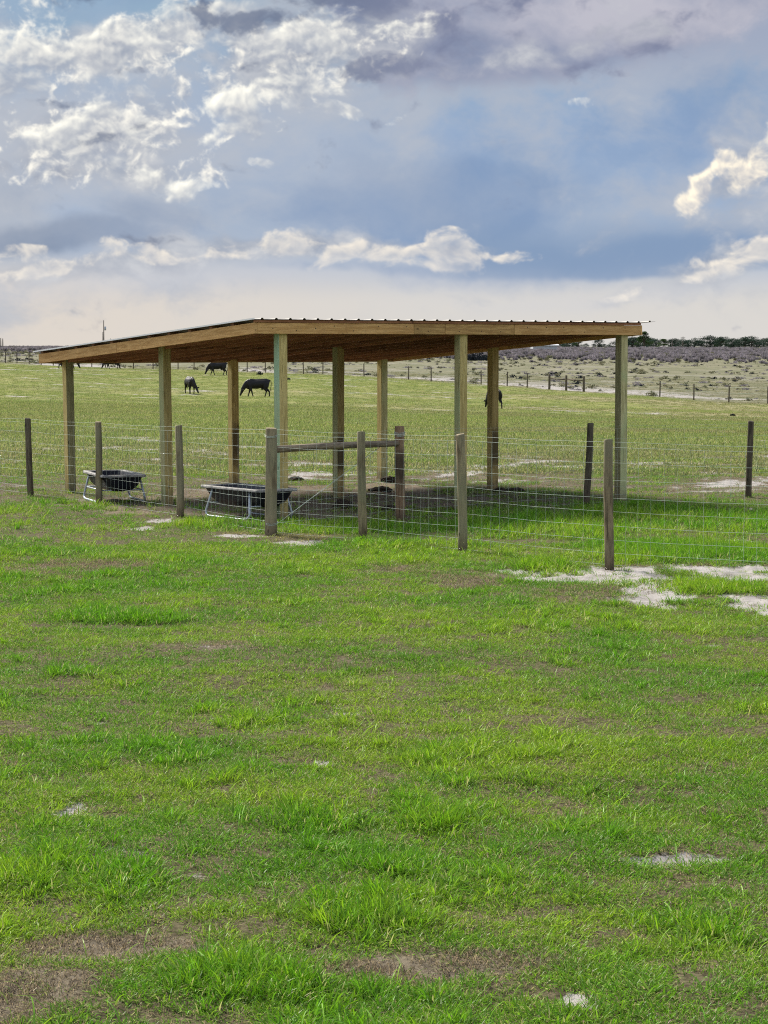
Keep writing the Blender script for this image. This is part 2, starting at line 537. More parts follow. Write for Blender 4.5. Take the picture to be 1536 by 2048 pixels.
TX = np.array([-900, -300, 13, 300, 600, 996, 1200, 1457, 1800, 2500.])
TD = np.array([1, 45, 70, 100, 146, 200, 240, 350, 500, 800, 1300, 7000.])
TZ = np.array([
    [0] * 10, [0] * 10,
    [-.1, -.1, -.1, -.15, -.15, -.3, -.35, -.4, -.45, -.5],
    [-.35, -.35, -.35, -.5, -.55, -.85, -1.0, -1.1, -1.2, -1.2],
    [-.5, -.5, -.5, -.95, -1.0, -1.5, -1.7, -1.85, -1.9, -1.9],
    [.1, .1, .1, -.35, -.5, -1.25, -1.65, -2.1, -2.3, -2.3],
    [.45, .45, .42, -.13, -.45, -1.1, -1.5, -1.8, -2.0, -2.0],
    [1.0, 1.0, 1.0, .4, .0, -.9, -1.1, -1.3, -1.4, -1.4],
    [1.5, 1.5, 1.5, 1.2, .8, .0, -.3, -.5, -.5, -.5],
    [1.9, 1.9, 1.9, 1.7, 1.5, 1.1, .9, .8, .8, .8],
    [2.0, 2.0, 2.0, 1.9, 1.8, 1.7, 1.6, 1.6, 1.6, 1.6],
    [2.0] * 10])


def height(x, y, rough=True):
    x = np.asarray(x, float); y = np.asarray(y, float)
    dist = np.maximum(np.sqrt(x * x + y * y), 1.01)
    az = np.arctan2(x, y)
    px = np.clip(768 + np.clip(az, -0.4, 0.4) * F, TX[0], TX[-1])
    front = sstep(np.cos(az), -0.2, 0.6)
    i = np.clip(np.searchsorted(TX, px) - 1, 0, len(TX) - 2)
    j = np.clip(np.searchsorted(TD, dist) - 1, 0, len(TD) - 2)
    a = (px - TX[i]) / (TX[i + 1] - TX[i]); a = a * a * (3 - 2 * a) * .5 + a * .5
    ld = np.log(TD)
    b = np.clip((np.log(dist) - ld[j]) / (ld[j + 1] - ld[j]), 0, 1)
    z = (TZ[j, i] * (1 - a) + TZ[j, i + 1] * a) * (1 - b) + (TZ[j + 1, i] * (1 - a) + TZ[j + 1, i + 1] * a) * b
    z = z * front + (1 - front) * 0.0
    if rough:
        k = np.exp(-dist / 120)
        z = z + (fbm(x * 0.9, y * 0.9, 3, 4) - .5) * 0.10 * k + (fbm(x * 6, y * 6, 9, 3) - .5) * 0.035 * np.exp(-dist / 40)
        z = z + (fbm(x / 9., y / 9., 31, 3) - .5) * 0.22 * sstep(dist, 50, 110) * (1 - sstep(dist, 500, 900))
    return z


def H1(x, y):
    return float(height(np.array([x]), np.array([y]))[0])


# patches of the near ground: (px, py, rx, ry, strength) in photograph pixels, turned into metres on the ground
SAND = [(1230, 1152, 170, 25, 1.7), (1060, 1141, 90, 10, 1.3), (1330, 1190, 100, 20, 1.4), (1500, 1150, 160, 18, 1.4), (1500, 1205, 80, 18, 1.4),
        (1420, 1165, 120, 10, .9), (150, 1622, 42, 18, 1.7), (1150, 2012, 50, 28, 1.8), (1370, 1722, 150, 13, 1.5), (1330, 1640, 40, 10, .6),
        (660, 1522, 40, 12, .7), (780, 1522, 50, 10, .5), (1480, 1080, 45, 10, .9), (285, 1056, 35, 8, .95), (610, 1087, 70, 8, 1.4), (485, 1070, 70, 7, 1.1),
        (340, 1036, 50, 9, .7), (35, 1016, 30, 6, .6), (1500, 1620, 60, 8, .5), (1060, 1290, 50, 8, .5), (1420, 1355, 40, 8, .5), (60, 1460, 60, 9, .45),
        (745, 1960, 40, 12, .45), (1110, 1690, 60, 12, .45), (700, 945, 140, 7, .85), (1050, 934, 200, 9, .9), (1300, 925, 160, 6, .8), (1080, 962, 240, 6, .6),
        (250, 912, 70, 6, .6), (370, 920, 60, 5, .6), (1440, 955, 150, 8, .6)]
DIRT = [(520, 998, 260, 30, 1.5), (700, 990, 190, 24, 1.3), (300, 1000, 170, 16, 1.1), (880, 1000, 130, 12, .9), (640, 1030, 120, 10, .8)]
BROWN = [(330, 1300, 280, 34, .8), (950, 1150, 280, 32, .75), (1090, 1190, 200, 25, .55), (560, 1390, 200, 30, .6), (120, 1500, 130, 22, .4), (250, 1620, 120, 24, .5),
         (140, 1890, 230, 50, 1.6), (60, 1990, 200, 60, 1.3), (850, 1925, 300, 40, 1.2), (1180, 1960, 160, 40, .5), (150, 1130, 200, 20, .5),
         (600, 1330, 200, 20, .5), (900, 1480, 150, 20, .4), (1400, 1730, 150, 26, .7), (640, 1520, 160, 20, .5), (1340, 1200, 100, 20, .4),
         (780, 1170, 160, 18, .5), (400, 1600, 80, 20, .3), (1150, 1690, 80, 20, .3)]
LUSH = [(250, 1000, 160, 14, .7), (150, 990, 160, 12, .8), (440, 1052, 100, 7, .8), (750, 1055, 200, 12, 1.0), (1040, 1050, 260, 24, 1.0), (1350, 1035, 220, 30, .9), (1380, 1105, 200, 18, 1.0),
        (1090, 1135, 50, 12, 1.3), (1420, 1180, 90, 14, 1.3), (230, 1240, 150, 12, .5), (480, 1440, 70, 20, .4), (640, 1830, 200, 40, .4),
        (130, 1770, 180, 50, .7), (1400, 1880, 200, 60, .6), (520, 1960, 150, 60, .6), (1000, 1250, 300, 20, .4)]


def patch(lst, x, y):
    out = np.zeros_like(x)
    wx = (fbm(x * 1.3, y * 1.3, 41, 4) - .5); wy = (fbm(x * 1.3, y * 1.3, 57, 4) - .5)
    for px, py, rx, ry, k in lst:
        cx, cy = at(px, py)
        mx = rx * cy / F
        my = ry * cy * cy / (CH * F)
        q = np.sqrt(((x - cx) / mx + wx * 1.3) ** 2 + ((y - cy) / my + wy * 1.5) ** 2)
        out = np.maximum(out, k * np.clip(1.35 - q, 0, 1))
    return out


def fields(x, y):
    dist = np.sqrt(x * x + y * y)
    nf = fbm(x * 0.55, y * 0.35, 5, 5, .55)
    nm = fbm(x * 2.2, y * 1.6, 23, 4, .6)
    ns = fbm(x * 7, y * 5, 77, 3, .6)
    near = 1 - sstep(dist, 45, 60)
    tramp = sstep(dist, 32, 37) * (1 - sstep(dist, 50, 62)) * np.where(np.cos(np.arctan2(x, y)) > .5, 1, 0)
    tn = fbm(x / 1.6, y / 1.3, 131, 5, .65)
    P_s, P_d, P_b, P_l = (np.where(dist < 70, patch(l_, x, y), 0) for l_ in (SAND, DIRT, BROWN, LUSH))
    fine = (nm - .5) * .9 + (ns - .5) * .6
    sand = sstep(P_s + fine * 1.9, .36, 1.0)
    dirt = sstep(P_d + fine * .6, .3, .7)
    brown = np.clip(sstep(P_b + fine * .9 + (nf - .5) * 1.2, .38, .95) + sstep(nf * .6 + nm * .5 + ns * .2, .78, 1.0) * .4, 0, 1)
    lush = np.clip(P_l * .9 + (nm - .5) * .8 + (nf - .45) * .8 + .15, 0, 1)
    # the open field behind: streaks of pale sand and dull grass
    st = fbm(x / 5., y / 3.2, 91, 5, .62)
    f_s = sstep(st + (ns - .5) * .14, .575, .70) * sstep(dist, 42, 60) * .62
    sand = np.maximum(sand, sstep(tn, .54, .66) * tramp * .8)
    brown = np.maximum(brown, sstep(tn, .40, .58) * tramp * .9)
    lush = lush * (1 - tramp * .8)
    infield = 1 - sstep(dist, 150, 230)
    # the sandy verge along and beyond the far fence
    fd = np.interp(768 + np.arctan2(x, np.maximum(y, .1)) * F, FPX, FPD)
    verge = sstep(dist, fd - 6, fd + 6)
    st2 = fbm(x / 9., y / 14., 12, 5, .65)
    f_s2 = verge * sstep(st2, .47, .66) * (1 - sstep(dist, fd * 1.9, fd * 2.6)) * (.42 + .4 * (1 - sstep(dist, fd * 1.02, fd * 1.18)))
    sand = np.maximum(sand, np.maximum(f_s * (1 - verge), f_s2))
    brown = np.maximum(brown * near, (1 - near) * (sstep(fbm(x / 11., y / 7., 61, 4, .6), .40, .62) * (.5 + .45 * sstep(np.arctan2(x, np.maximum(y, .1)), -.03, .12))))
    return sand, dirt, brown, lush, verge, dist


FARP = [(13, 727, 245), (36, 727.5, 244.6), (60, 728, 244.2), (84, 729, 243.8), (108, 730, 243.4), (133, 731, 243), (158, 732, 242.6), (185, 733, 242), (212, 734, 241.6), (240, 735, 241),
        (268, 736.5, 240.6), (307, 738, 240), (330, 739, 239), (357, 740, 238.5), (389, 741, 237), (422, 742, 236), (458, 743.2, 234), (495, 744.5, 232.5), (531, 746, 231), (568, 747, 229),
        (607, 748.5, 227.5), (646, 750.5, 225.5), (688, 752.5, 223), (728, 754.5, 220.5), (771, 757, 218), (817, 759.5, 214), (862, 762.5, 209.5), (911, 766, 205), (962, 769.5, 200), (1014, 772.5, 196.5),
        (1054, 775, 194.5), (1098, 778.5, 192), (1132, 781, 190.5), (1167, 783, 189), (1245, 788, 184.5), (1319, 793, 179.5), (1387, 798.5, 174), (1457, 804.5, 168.5), (1535, 812, 162), (1615, 820, 156), (1700, 828, 150),
        (-12, 726, 246), (-36, 725, 247)]
FARP.sort()
FPX = np.array([-2000] + [p[0] for p in FARP] + [3500.])
FPD = np.array([250.] + [p[2] for p in FARP] + [90.])
# pull the terrain table to the far fence line: the ground under each far post is where the photo shows it
# ------------------------------------------------------------------ materials


def mat(name, rough=0.6, spec=0.3):
    m_ = D.materials.new(name)
    m_.use_nodes = True
    nt = m_.node_tree
    b = nt.nodes['Principled BSDF']
    b.inputs['Roughness'].default_value = rough
    b.inputs['Specular IOR Level'].default_value = spec
    g = G(nt)
    g.b = b
    g.tc = g.new('ShaderNodeTexCoord').outputs['Object']
    g.rand = V(g, g.new('ShaderNodeObjectInfo').outputs['Random'])
    return m_, g


def bump(g, h, strength=0.3, dist=0.01):
    n = g.new('ShaderNodeBump')
    n.inputs['Strength'].default_value = strength
    n.inputs['Distance'].default_value = dist
    g.put(n.inputs['Height'], h)
    g.nt.links.new(n.outputs[0], g.b.inputs['Normal'])


def wood(name, c1, c2, axis='X', knots=True, green=None, grime=None, rough=.75, var=.12, holes=False):
    m_, g = mat(name, rough, 0.15)
    st = {'X': (0.10, 1, 1), 'Z': (1, 1, 0.10)}[axis]
    off = g.new('ShaderNodeCombineXYZ')
    g.put(off.inputs[0], g.rand * 31.0); g.put(off.inputs[1], g.rand * 17.0); g.put(off.inputs[2], g.rand * 47.0)
    base = g.vm('ADD', g.tc, off.outputs[0])
    p = g.vm('MULTIPLY', base, st)
    n1 = g.noise(p, 28, 6, .65, dist=0.6)
    n2 = g.noise(p, 120, 4, .6)
    n3 = g.noise(base, 2.2, 3, .5)
    c = g.mix(g.ss(n1, .40, .62), c1, c2)
    c = g.mix(g.ss(n2, .50, .72) * .5, c, tuple(k * .55 for k in c2))
    c = g.mix(g.ss(n3, .4, .75) * .35, c, tuple(k * .72 for k in c1))
    if green is not None:
        c = g.mix(g.ss(g.noise(base, 1.7, 3, .5), .38, .62) * .75, c, green)
    if knots:
        vo = g.new('ShaderNodeTexVoronoi'); vo.inputs['Scale'].default_value = 3.0
        g.put(vo.inputs['Vector'], g.vm('MULTIPLY', base, {'X': (.9, 1.7, 1.7), 'Z': (1.7, 1.7, .8)}[axis]))
        k = g.ss(V(g, vo.outputs['Distance']), .085, .04)
        c = g.mix(k * .75, c, tuple(k_ * .22 for k_ in c2))
    if grime:
        sp = g.new('ShaderNodeSeparateXYZ'); g.put(sp.inputs[0], g.tc)
        zz = V(g, sp.outputs[2])
        band = g.ss(zz + g.noise(base, 5, 4, .6) * .5, grime[0], grime[0] + .35) * g.ss(zz + g.noise(base, 7, 4, .6) * .3, grime[1] + .3, grime[1])
        c = g.mix(band * .8, c, (.035, .028, .022))
    if axis == 'Z':
        sp2 = g.new('ShaderNodeSeparateXYZ'); g.put(sp2.inputs[0], g.tc)
        ft = g.ss(V(g, sp2.outputs[2]) + (g.noise(base, 9, 4, .6) - .5) * .35, .42, .14)
        c = g.mix(ft * .6, c, (.12, .095, .07))
        ck = g.noise(g.vm('MULTIPLY', base, (1, 1, .05)), 42, 3, .5)
        c = g.mix(g.ss(ck, .64, .70) * .7, c, tuple(k_ * .25 for k_ in c2))
    vr = g.new('ShaderNodeHueSaturation')
    g.put(vr.inputs['Value'], 1.0 - var + g.rand * (2 * var)); g.put(vr.inputs['Color'], c)
    g.put(g.b.inputs['Base Color'], vr.outputs[0])
    bump(g, n1 * .6 + n2 * .4, .35, .006)
    return m_


M = {}
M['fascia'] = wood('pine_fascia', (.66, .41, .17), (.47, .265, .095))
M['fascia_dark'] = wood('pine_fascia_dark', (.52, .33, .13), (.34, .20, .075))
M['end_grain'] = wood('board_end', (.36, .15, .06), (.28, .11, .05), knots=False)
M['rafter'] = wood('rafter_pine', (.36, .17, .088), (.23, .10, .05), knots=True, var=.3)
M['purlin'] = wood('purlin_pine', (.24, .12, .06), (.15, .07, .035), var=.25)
M['post_tan'] = wood('treated_post', (.58, .47, .20), (.40, .31, .115), 'Z')
M['post_pale'] = wood('treated_post_pale', (.52, .48, .26), (.35, .32, .15), 'Z', green=(.38, .43, .22))
M['post_mint'] = wood('treated_post_mint', (.38, .48, .31), (.33, .41, .24), 'Z', green=(.33, .49, .34))
M['post_grime'] = wood('treated_post_rubbed', (.56, .43, .18), (.38, .28, .10), 'Z', grime=(.55, 1.15))
M['post_shaded'] = wood('treated_post_shaded', (.33, .31, .17), (.21, .195, .10), 'Z')  # darker copy of the post wood, shade on the face put into the colour
M['round'] = wood('weathered_round_post', (.29, .235, .145), (.10, .075, .045), 'Z', var=.2, green=(.21, .20, .13))
M['round_dark'] = wood('dark_round_post', (.13, .11, .075), (.055, .046, .034), 'Z', var=.15)
M['round_red'] = wood('reddish_round_post', (.25, .17, .105), (.13, .08, .048), 'Z', grime=(.75, 1.1))
M['rail'] = wood('weathered_rail', (.29, .235, .165), (.10, .08, .06), 'X')


def simple(name, c, rough=.5, metal=0.0, spec=.5, var=None, nscale=8, bmp=0):
    m_, g = mat(name, rough, spec)
    g.b.inputs['Metallic'].default_value = metal
    if var:
        n = g.noise(g.tc, nscale, 5, .6)
        g.put(g.b.inputs['Base Color'], g.mix(g.ss(n, .4, .65), c, var))
        if bmp: bump(g, n, bmp, .01)
    else:
        g.put(g.b.inputs['Base Color'], c)
    return m_


M['roof_metal'] = simple('galvalume_sheet', (.17, .165, .16), .6, .2, var=(.13, .127, .12), nscale=3)
M['wire'] = simple('galvanised_wire', (.40, .47, .42), .55, .1)
M['tube'] = simple('galvanised_tube', (.42, .47, .53), .45, .3, var=(.30, .34, .39), nscale=20)
M['black_plastic'] = simple('black_poly', (.008, .010, .020), .42, 0, .4, var=(.013, .015, .026))
M['rim'] = simple('dusty_black_rim', (.30, .29, .27), .6, 0, .4, var=(.10, .10, .10), nscale=9)
M['label'] = simple('white_label', (.75, .75, .74), .5)
M['ink'] = simple('label_ink', (.03, .03, .03), .6)
M['cow'] = simple('black_hide', (.0050, .0045, .006), .55, 0, .28, var=(.007, .006, .007), nscale=5)
M['muzzle'] = simple('dark_muzzle', (.02, .017, .016), .4, 0, .4)
M['clod'] = simple('dark_clod', (.03, .024, .018), .95, 0, .1, var=(.05, .04, .03), nscale=30, bmp=.8)
M['pole'] = simple('pole_wood', (.10, .085, .07), .8, var=(.06, .05, .04))
M['white_roof'] = simple('white_metal_roof', (.75, .76, .78), .5)
M['shed_wall'] = simple('pale_wall', (.40, .42, .46), .7)
M['bark'] = simple('bark', (.09, .07, .055), .9, var=(.05, .04, .03), nscale=10)
M['nail'] = simple('nail_stain', (.035, .022, .015), .8)


def leafy(name, col, dry, trans=.35, inst=False):
    """blades and leaves: base tone from the instance tint, thin enough to let light through"""
    m_ = D.materials.new(name); m_.use_nodes = True
    nt = m_.node_tree; nt.nodes.clear(); g = G(nt)
    if inst:
        c = g.attr('tint', 'INSTANCER', True)
        t = g.attr('t')
        r_ = g.attr('r')
        c = g.mix(g.ss(t, .0, .45) * -1.0 + 1.0, c, g.mix(.6, c, (.17, .16, .08)))
        c = g.mix(g.ss(r_, .80, .90) * .7, c, dry)
        hs = g.new('ShaderNodeHueSaturation'); g.put(hs.inputs['Color'], c); g.put(hs.inputs['Value'], r_ * 1.15 + .42)
        c = hs.outputs[0]
    else:
        oi = V(g, g.new('ShaderNodeObjectInfo').outputs['Random'])
        t = g.attr('r')
        c = g.mix(t, col, dry)
        hs = g.new('ShaderNodeHueSaturation'); g.put(hs.inputs['Color'], c); g.put(hs.inputs['Value'], oi * .5 + .75)
        c = hs.outputs[0]
    df = g.new('ShaderNodeBsdfDiffuse'); g.put(df.inputs[0], c)
    tr = g.new('ShaderNodeBsdfTranslucent'); g.put(tr.inputs[0], c)
    mx = g.new('ShaderNodeMixShader'); mx.inputs[0].default_value = trans
    nt.links.new(df.outputs[0], mx.inputs[1]); nt.links.new(tr.outputs[0], mx.inputs[2])
    last = mx
    if inst:
        gl = g.new('ShaderNodeBsdfGlossy'); gl.inputs['Roughness'].default_value = .42
        m2 = g.new('ShaderNodeMixShader'); m2.inputs[0].default_value = .02
        nt.links.new(mx.outputs[0], m2.inputs[1]); nt.links.new(gl.outputs[0], m2.inputs[2])
        last = m2
    o = g.new('ShaderNodeOutputMaterial'); nt.links.new(last.outputs[0], o.inputs[0])
    return m_


STRAW = (.34, .27, .15)
M['blade'] = leafy('grass_blade', None, STRAW, .42, True)
M['tree_leaf'] = leafy('tree_leaf', (.028, .050, .040), (.045, .070, .048), .25)  # slight blue of distant haze is mixed into these leaf colours
M['pine_leaf'] = leafy('pine_needles', (.030, .055, .022), (.055, .085, .030), .25)
M['scrub'] = leafy('bare_scrub', (.27, .24, .28), (.17, .165, .15), .3)
M['scrub_green'] = leafy('green_scrub', (.12, .14, .075), (.19, .17, .11), .3)
M['dark_leaf'] = leafy('dark_leaf', (.018, .024, .030), (.03, .035, .04), .2)


def ground_mat():
    m_, g = mat('pasture_ground', .95, .05)
    geo = g.new('ShaderNodeNewGeometry').outputs['Position']
    s, d, b, l, vg, far = (g.attr(k) for k in ('sand', 'dirt', 'brown', 'lush', 'verge', 'far'))
    n1 = g.noise(geo, 30, 5, .65)
    n2 = g.noise(geo, 3.0, 6, .65)
    n3 = g.noise(g.vm('MULTIPLY', geo, (.35, .12, 1)), 1.0, 7, .68)
    nst = g.noise(g.vm('MULTIPLY', geo, (.25, .35, 1)), 1.0, 8, .7)
    soil = g.mix(g.ss(n1, .35, .65), (.045, .038, .022), (.12, .105, .06))
    greenish = g.mix(g.ss(n1, .3, .7), (.045, .065, .016), (.10, .12, .03))
    near = g.mix(g.ss(l + (n2 - .5), .25, .8) * .75, soil, greenish)
    near = g.mix(b * .7, near, g.mix(g.ss(n1, .3, .7), (.10, .082, .062), (.20, .17, .13)))
    fg = g.mix(g.ss(n3, .38, .62), (.135, .16, .045), (.20, .205, .072))
    fg = g.mix(g.ss(b + (nst - .5) * 1.6, .25, .85) * .7, fg, (.245, .215, .13))
    near = g.mix(far, near, fg)
    # beyond the fence: duller, greyer
    vcol = g.mix(g.ss(nst, .40, .62), (.10, .105, .062), (.20, .185, .135))
    near = g.mix(vg * .9, near, vcol)
    sc = g.mix(g.ss(n2, .35, .7), (.34, .32, .305), (.22, .205, .19))
    sm = g.ss(s + (n1 - .5) * 1.0 + (n2 - .5) * .8, .30, .70)
    c = g.mix(sm, near, sc)
    dcol = g.mix(g.ss(n1, .35, .65), (.10, .078, .055), (.20, .165, .125))
    c = g.mix(g.ss(d + (n1 - .5) * .6, .25, .7) * .9, c, dcol)
    g.put(g.b.inputs['Base Color'], c)
    bump(g, n1 * .5 + n2 * 1.2, .6, .03)
    return m_


M['ground'] = ground_mat()

# ------------------------------------------------------------------ ground sheet


def build_ground():
    a_in = np.linspace(-0.33, 0.33, 420)
    a_out = np.concatenate([np.linspace(-math.pi, -0.33, 60)[:-1], a_in, np.linspace(0.33, math.pi, 60)[1:]])
    az = a_out[:-1]
    rr = np.concatenate([[0.3, 1.5, 3.0, 4.5], np.geomspace(5.5, 60, 330), np.geomspace(60, 420, 230)[1:], np.geomspace(420, 9000, 60)[1:]])
    A, RR = np.meshgrid(az, rr)
    X, Y = RR * np.sin(A), RR * np.cos(A)
    Z = height(X, Y)
    sand, dirt, brown, lush, verge, dist = fields(X, Y)
    Z = Z - sand * 0.02 * (dist < 60) + (fbm(X * 9, Y * 9, 3, 3) - .5) * .05 * np.maximum(sand, dirt) * (dist < 50)
    n, m = A.shape
    vs = np.stack([X.ravel(), Y.ravel(), Z.ravel()], 1)
    idx = np.arange(n * m).reshape(n, m)
    nx = np.roll(idx, -1, 1)
    q = np.stack([idx[:-1], idx[1:], nx[1:], nx[:-1]], -1).reshape(-1, 4)
    me = D.meshes.new('ground')
    me.vertices.add(len(vs) + 1)
    c = np.append(vs, [[0, 0, 0]], 0)
    me.vertices.foreach_set('co', c.astype(np.float32).ravel())
    tri = np.stack([idx[0], nx[0], np.full(m, n * m)], -1)
    nl = q.size + tri.size
    me.loops.add(nl)
    me.loops.foreach_set('vertex_index', np.concatenate([q.ravel(), tri.ravel()]).astype(np.int32))
    me.polygons.add(len(q) + len(tri))
    me.polygons.foreach_set('loop_start', np.concatenate([np.arange(len(q)) * 4, q.size + np.arange(len(tri)) * 3]).astype(np.int32))
    me.update(calc_edges=True)
    me.polygons.foreach_set('use_smooth', [True] * len(me.polygons))
    for nme, arr in (('sand', sand), ('dirt', dirt), ('brown', brown), ('lush', lush), ('verge', verge), ('far', sstep(dist, 34, 75))):
        at_ = me.attributes.new(nme, 'FLOAT', 'POINT')
        at_.data.foreach_set('value', np.append(arr.ravel(), 0).astype(np.float32))
    me.materials.append(M['ground'])
    me.flip_normals() if me.polygons[0].normal.z < 0 else None
    o = obj('ground', me)
    o['kind'] = 'structure'
    return o


build_ground()


# ------------------------------------------------------------------ scatter by geometry nodes
def scatter(name, pts, scl, rot, var, tint, protos, label=None):
    """one object whose points carry instances of the proto meshes (rot: Nx3)"""
    me = D.meshes.new(name)
    me.vertices.add(len(pts))
    me.vertices.foreach_set('co', np.asarray(pts, np.float32).ravel())
    a = me.attributes.new('scl', 'FLOAT_VECTOR', 'POINT'); a.data.foreach_set('vector', np.asarray(scl, np.float32).ravel())
    a = me.attributes.new('rot', 'FLOAT_VECTOR', 'POINT'); a.data.foreach_set('vector', np.asarray(rot, np.float32).ravel())
    a = me.attributes.new('var', 'INT', 'POINT'); a.data.foreach_set('value', np.asarray(var, np.int32))
    a = me.attributes.new('tint', 'FLOAT_COLOR', 'POINT'); a.data.foreach_set('color', np.asarray(tint, np.float32).ravel())
    o = obj(name, me)
    o['kind'] = 'stuff'
    if label: o['label'] = label
    ng = D.node_groups.new(name + '_nodes', 'GeometryNodeTree')
    ng.interface.new_socket('Geometry', in_out='INPUT', socket_type='NodeSocketGeometry')
    ng.interface.new_socket('Geometry', in_out='OUTPUT', socket_type='NodeSocketGeometry')
    N, Lk = ng.nodes, ng.links
    gi, go = N.new('NodeGroupInput'), N.new('NodeGroupOutput')
    join = N.new('GeometryNodeJoinGeometry')

    def named(nm, dt):
        n = N.new('GeometryNodeInputNamedAttribute'); n.data_type = dt; n.inputs['Name'].default_value = nm
        return n.outputs['Attribute']
    sv, rv, vv = named('scl', 'FLOAT_VECTOR'), named('rot', 'FLOAT_VECTOR'), named('var', 'INT')
    e2r = N.new('FunctionNodeEulerToRotation'); Lk.new(rv, e2r.inputs[0])
    for k, pm in enumerate(protos):
        po = D.objects.new(pm.name, pm)           # carrier of the shape, not in the scene
        oi = N.new('GeometryNodeObjectInfo'); oi.inputs['Object'].default_value = po
        cmp_ = N.new('FunctionNodeCompare'); cmp_.data_type = 'INT'; cmp_.operation = 'EQUAL'
        ci = [s for s in cmp_.inputs if s.type == 'INT']
        Lk.new(vv, ci[0]); ci[1].default_value = k
        ip = N.new('GeometryNodeInstanceOnPoints')
        Lk.new(gi.outputs[0], ip.inputs['Points']); Lk.new(cmp_.outputs[0], ip.inputs['Selection'])
        Lk.new(oi.outputs['Geometry'], ip.inputs['Instance'])
        Lk.new(e2r.outputs[0], ip.inputs['Rotation']); Lk.new(sv, ip.inputs['Scale'])
        Lk.new(ip.outputs[0], join.inputs[0])
    Lk.new(join.outputs[0], go.inputs[0])
    md = o.modifiers.new('scatter', 'NODES'); md.node_group = ng
    return o


def tuft(name, n, hmin, hmax, spread, lean, width, segs=3, seed=0, curl=.5):
    rg = np.random.default_rng(seed)
    vs, fs, tt, rr = [], [], [], []
    for i in range(n):
        rad = spread * math.sqrt(rg.random()); a0 = rg.random() * 6.283
        bx, by = rad * math.cos(a0), rad * math.sin(a0)
        h = rg.uniform(hmin, hmax); w = width * rg.uniform(.6, 1.2)
        ang = a0 + rg.normal() * .9
        ln = lean * rg.uniform(.2, 1.3)
        dx, dy = math.cos(ang), math.sin(ang)
        fa = rg.random() * 6.283
        wx, wy = math.cos(fa) * w, math.sin(fa) * w
        b = len(vs); rv = rg.random()
        th = ln * .5; x, y, z = bx, by, -0.01
        for s in range(segs + 1):
            t = s / segs
            if s < segs:
                k = 1 - t * .55
                vs += [(x - wx * k, y - wy * k, z), (x + wx * k, y + wy * k, z)]; tt += [t, t]; rr += [rv, rv]
            else:
                vs.append((x, y, z)); tt.append(1); rr.append(rv)
            th += curl * ln * rg.uniform(.6, 1.3)
            stp = h / segs
            x += dx * math.sin(th) * stp; y += dy * math.sin(th) * stp; z = max(z + math.cos(th) * stp, .003)
        for s in range(segs - 1):
            q = b + 2 * s
            fs.append((q, q + 1, q + 3, q + 2))
        q = b + 2 * (segs - 1)
        fs.append((q, q + 1, q + 2))
    me = make_mesh(name, vs, fs, [M['blade']])
    for nm, ar in (('t', tt), ('r', rr)):
        a = me.attributes.new(nm, 'FLOAT', 'POINT'); a.data.foreach_set('value', np.array(ar, np.float32))
    return me


TUFTS = [tuft('lush_tuft', 17, .05, .135, .045, .7, .0042, 3, 1),
         tuft('lush_tuft_b', 14, .05, .15, .065, .95, .0046, 4, 2),
         tuft('short_tuft', 18, .025, .08, .075, 1.1, .0038, 3, 3),
         tuft('short_tuft_b', 18, .02, .065, .09, 1.3, .0036, 3, 4),
         tuft('thatch', 24, .03, .08, .10, 2.1, .0026, 3, 5, .7),
         tuft('thatch_b', 22, .03, .09, .12, 2.4, .0024, 3, 6, .8),
         tuft('far_patch', 60, .04, .11, .28, .7, .007, 2, 7),
         tuft('far_patch_b', 50, .03, .08, .30, 1.2, .008, 2, 8),
         tuft('runner', 6, .10, .20, .05, 1.3, .0046, 5, 9, .55)]


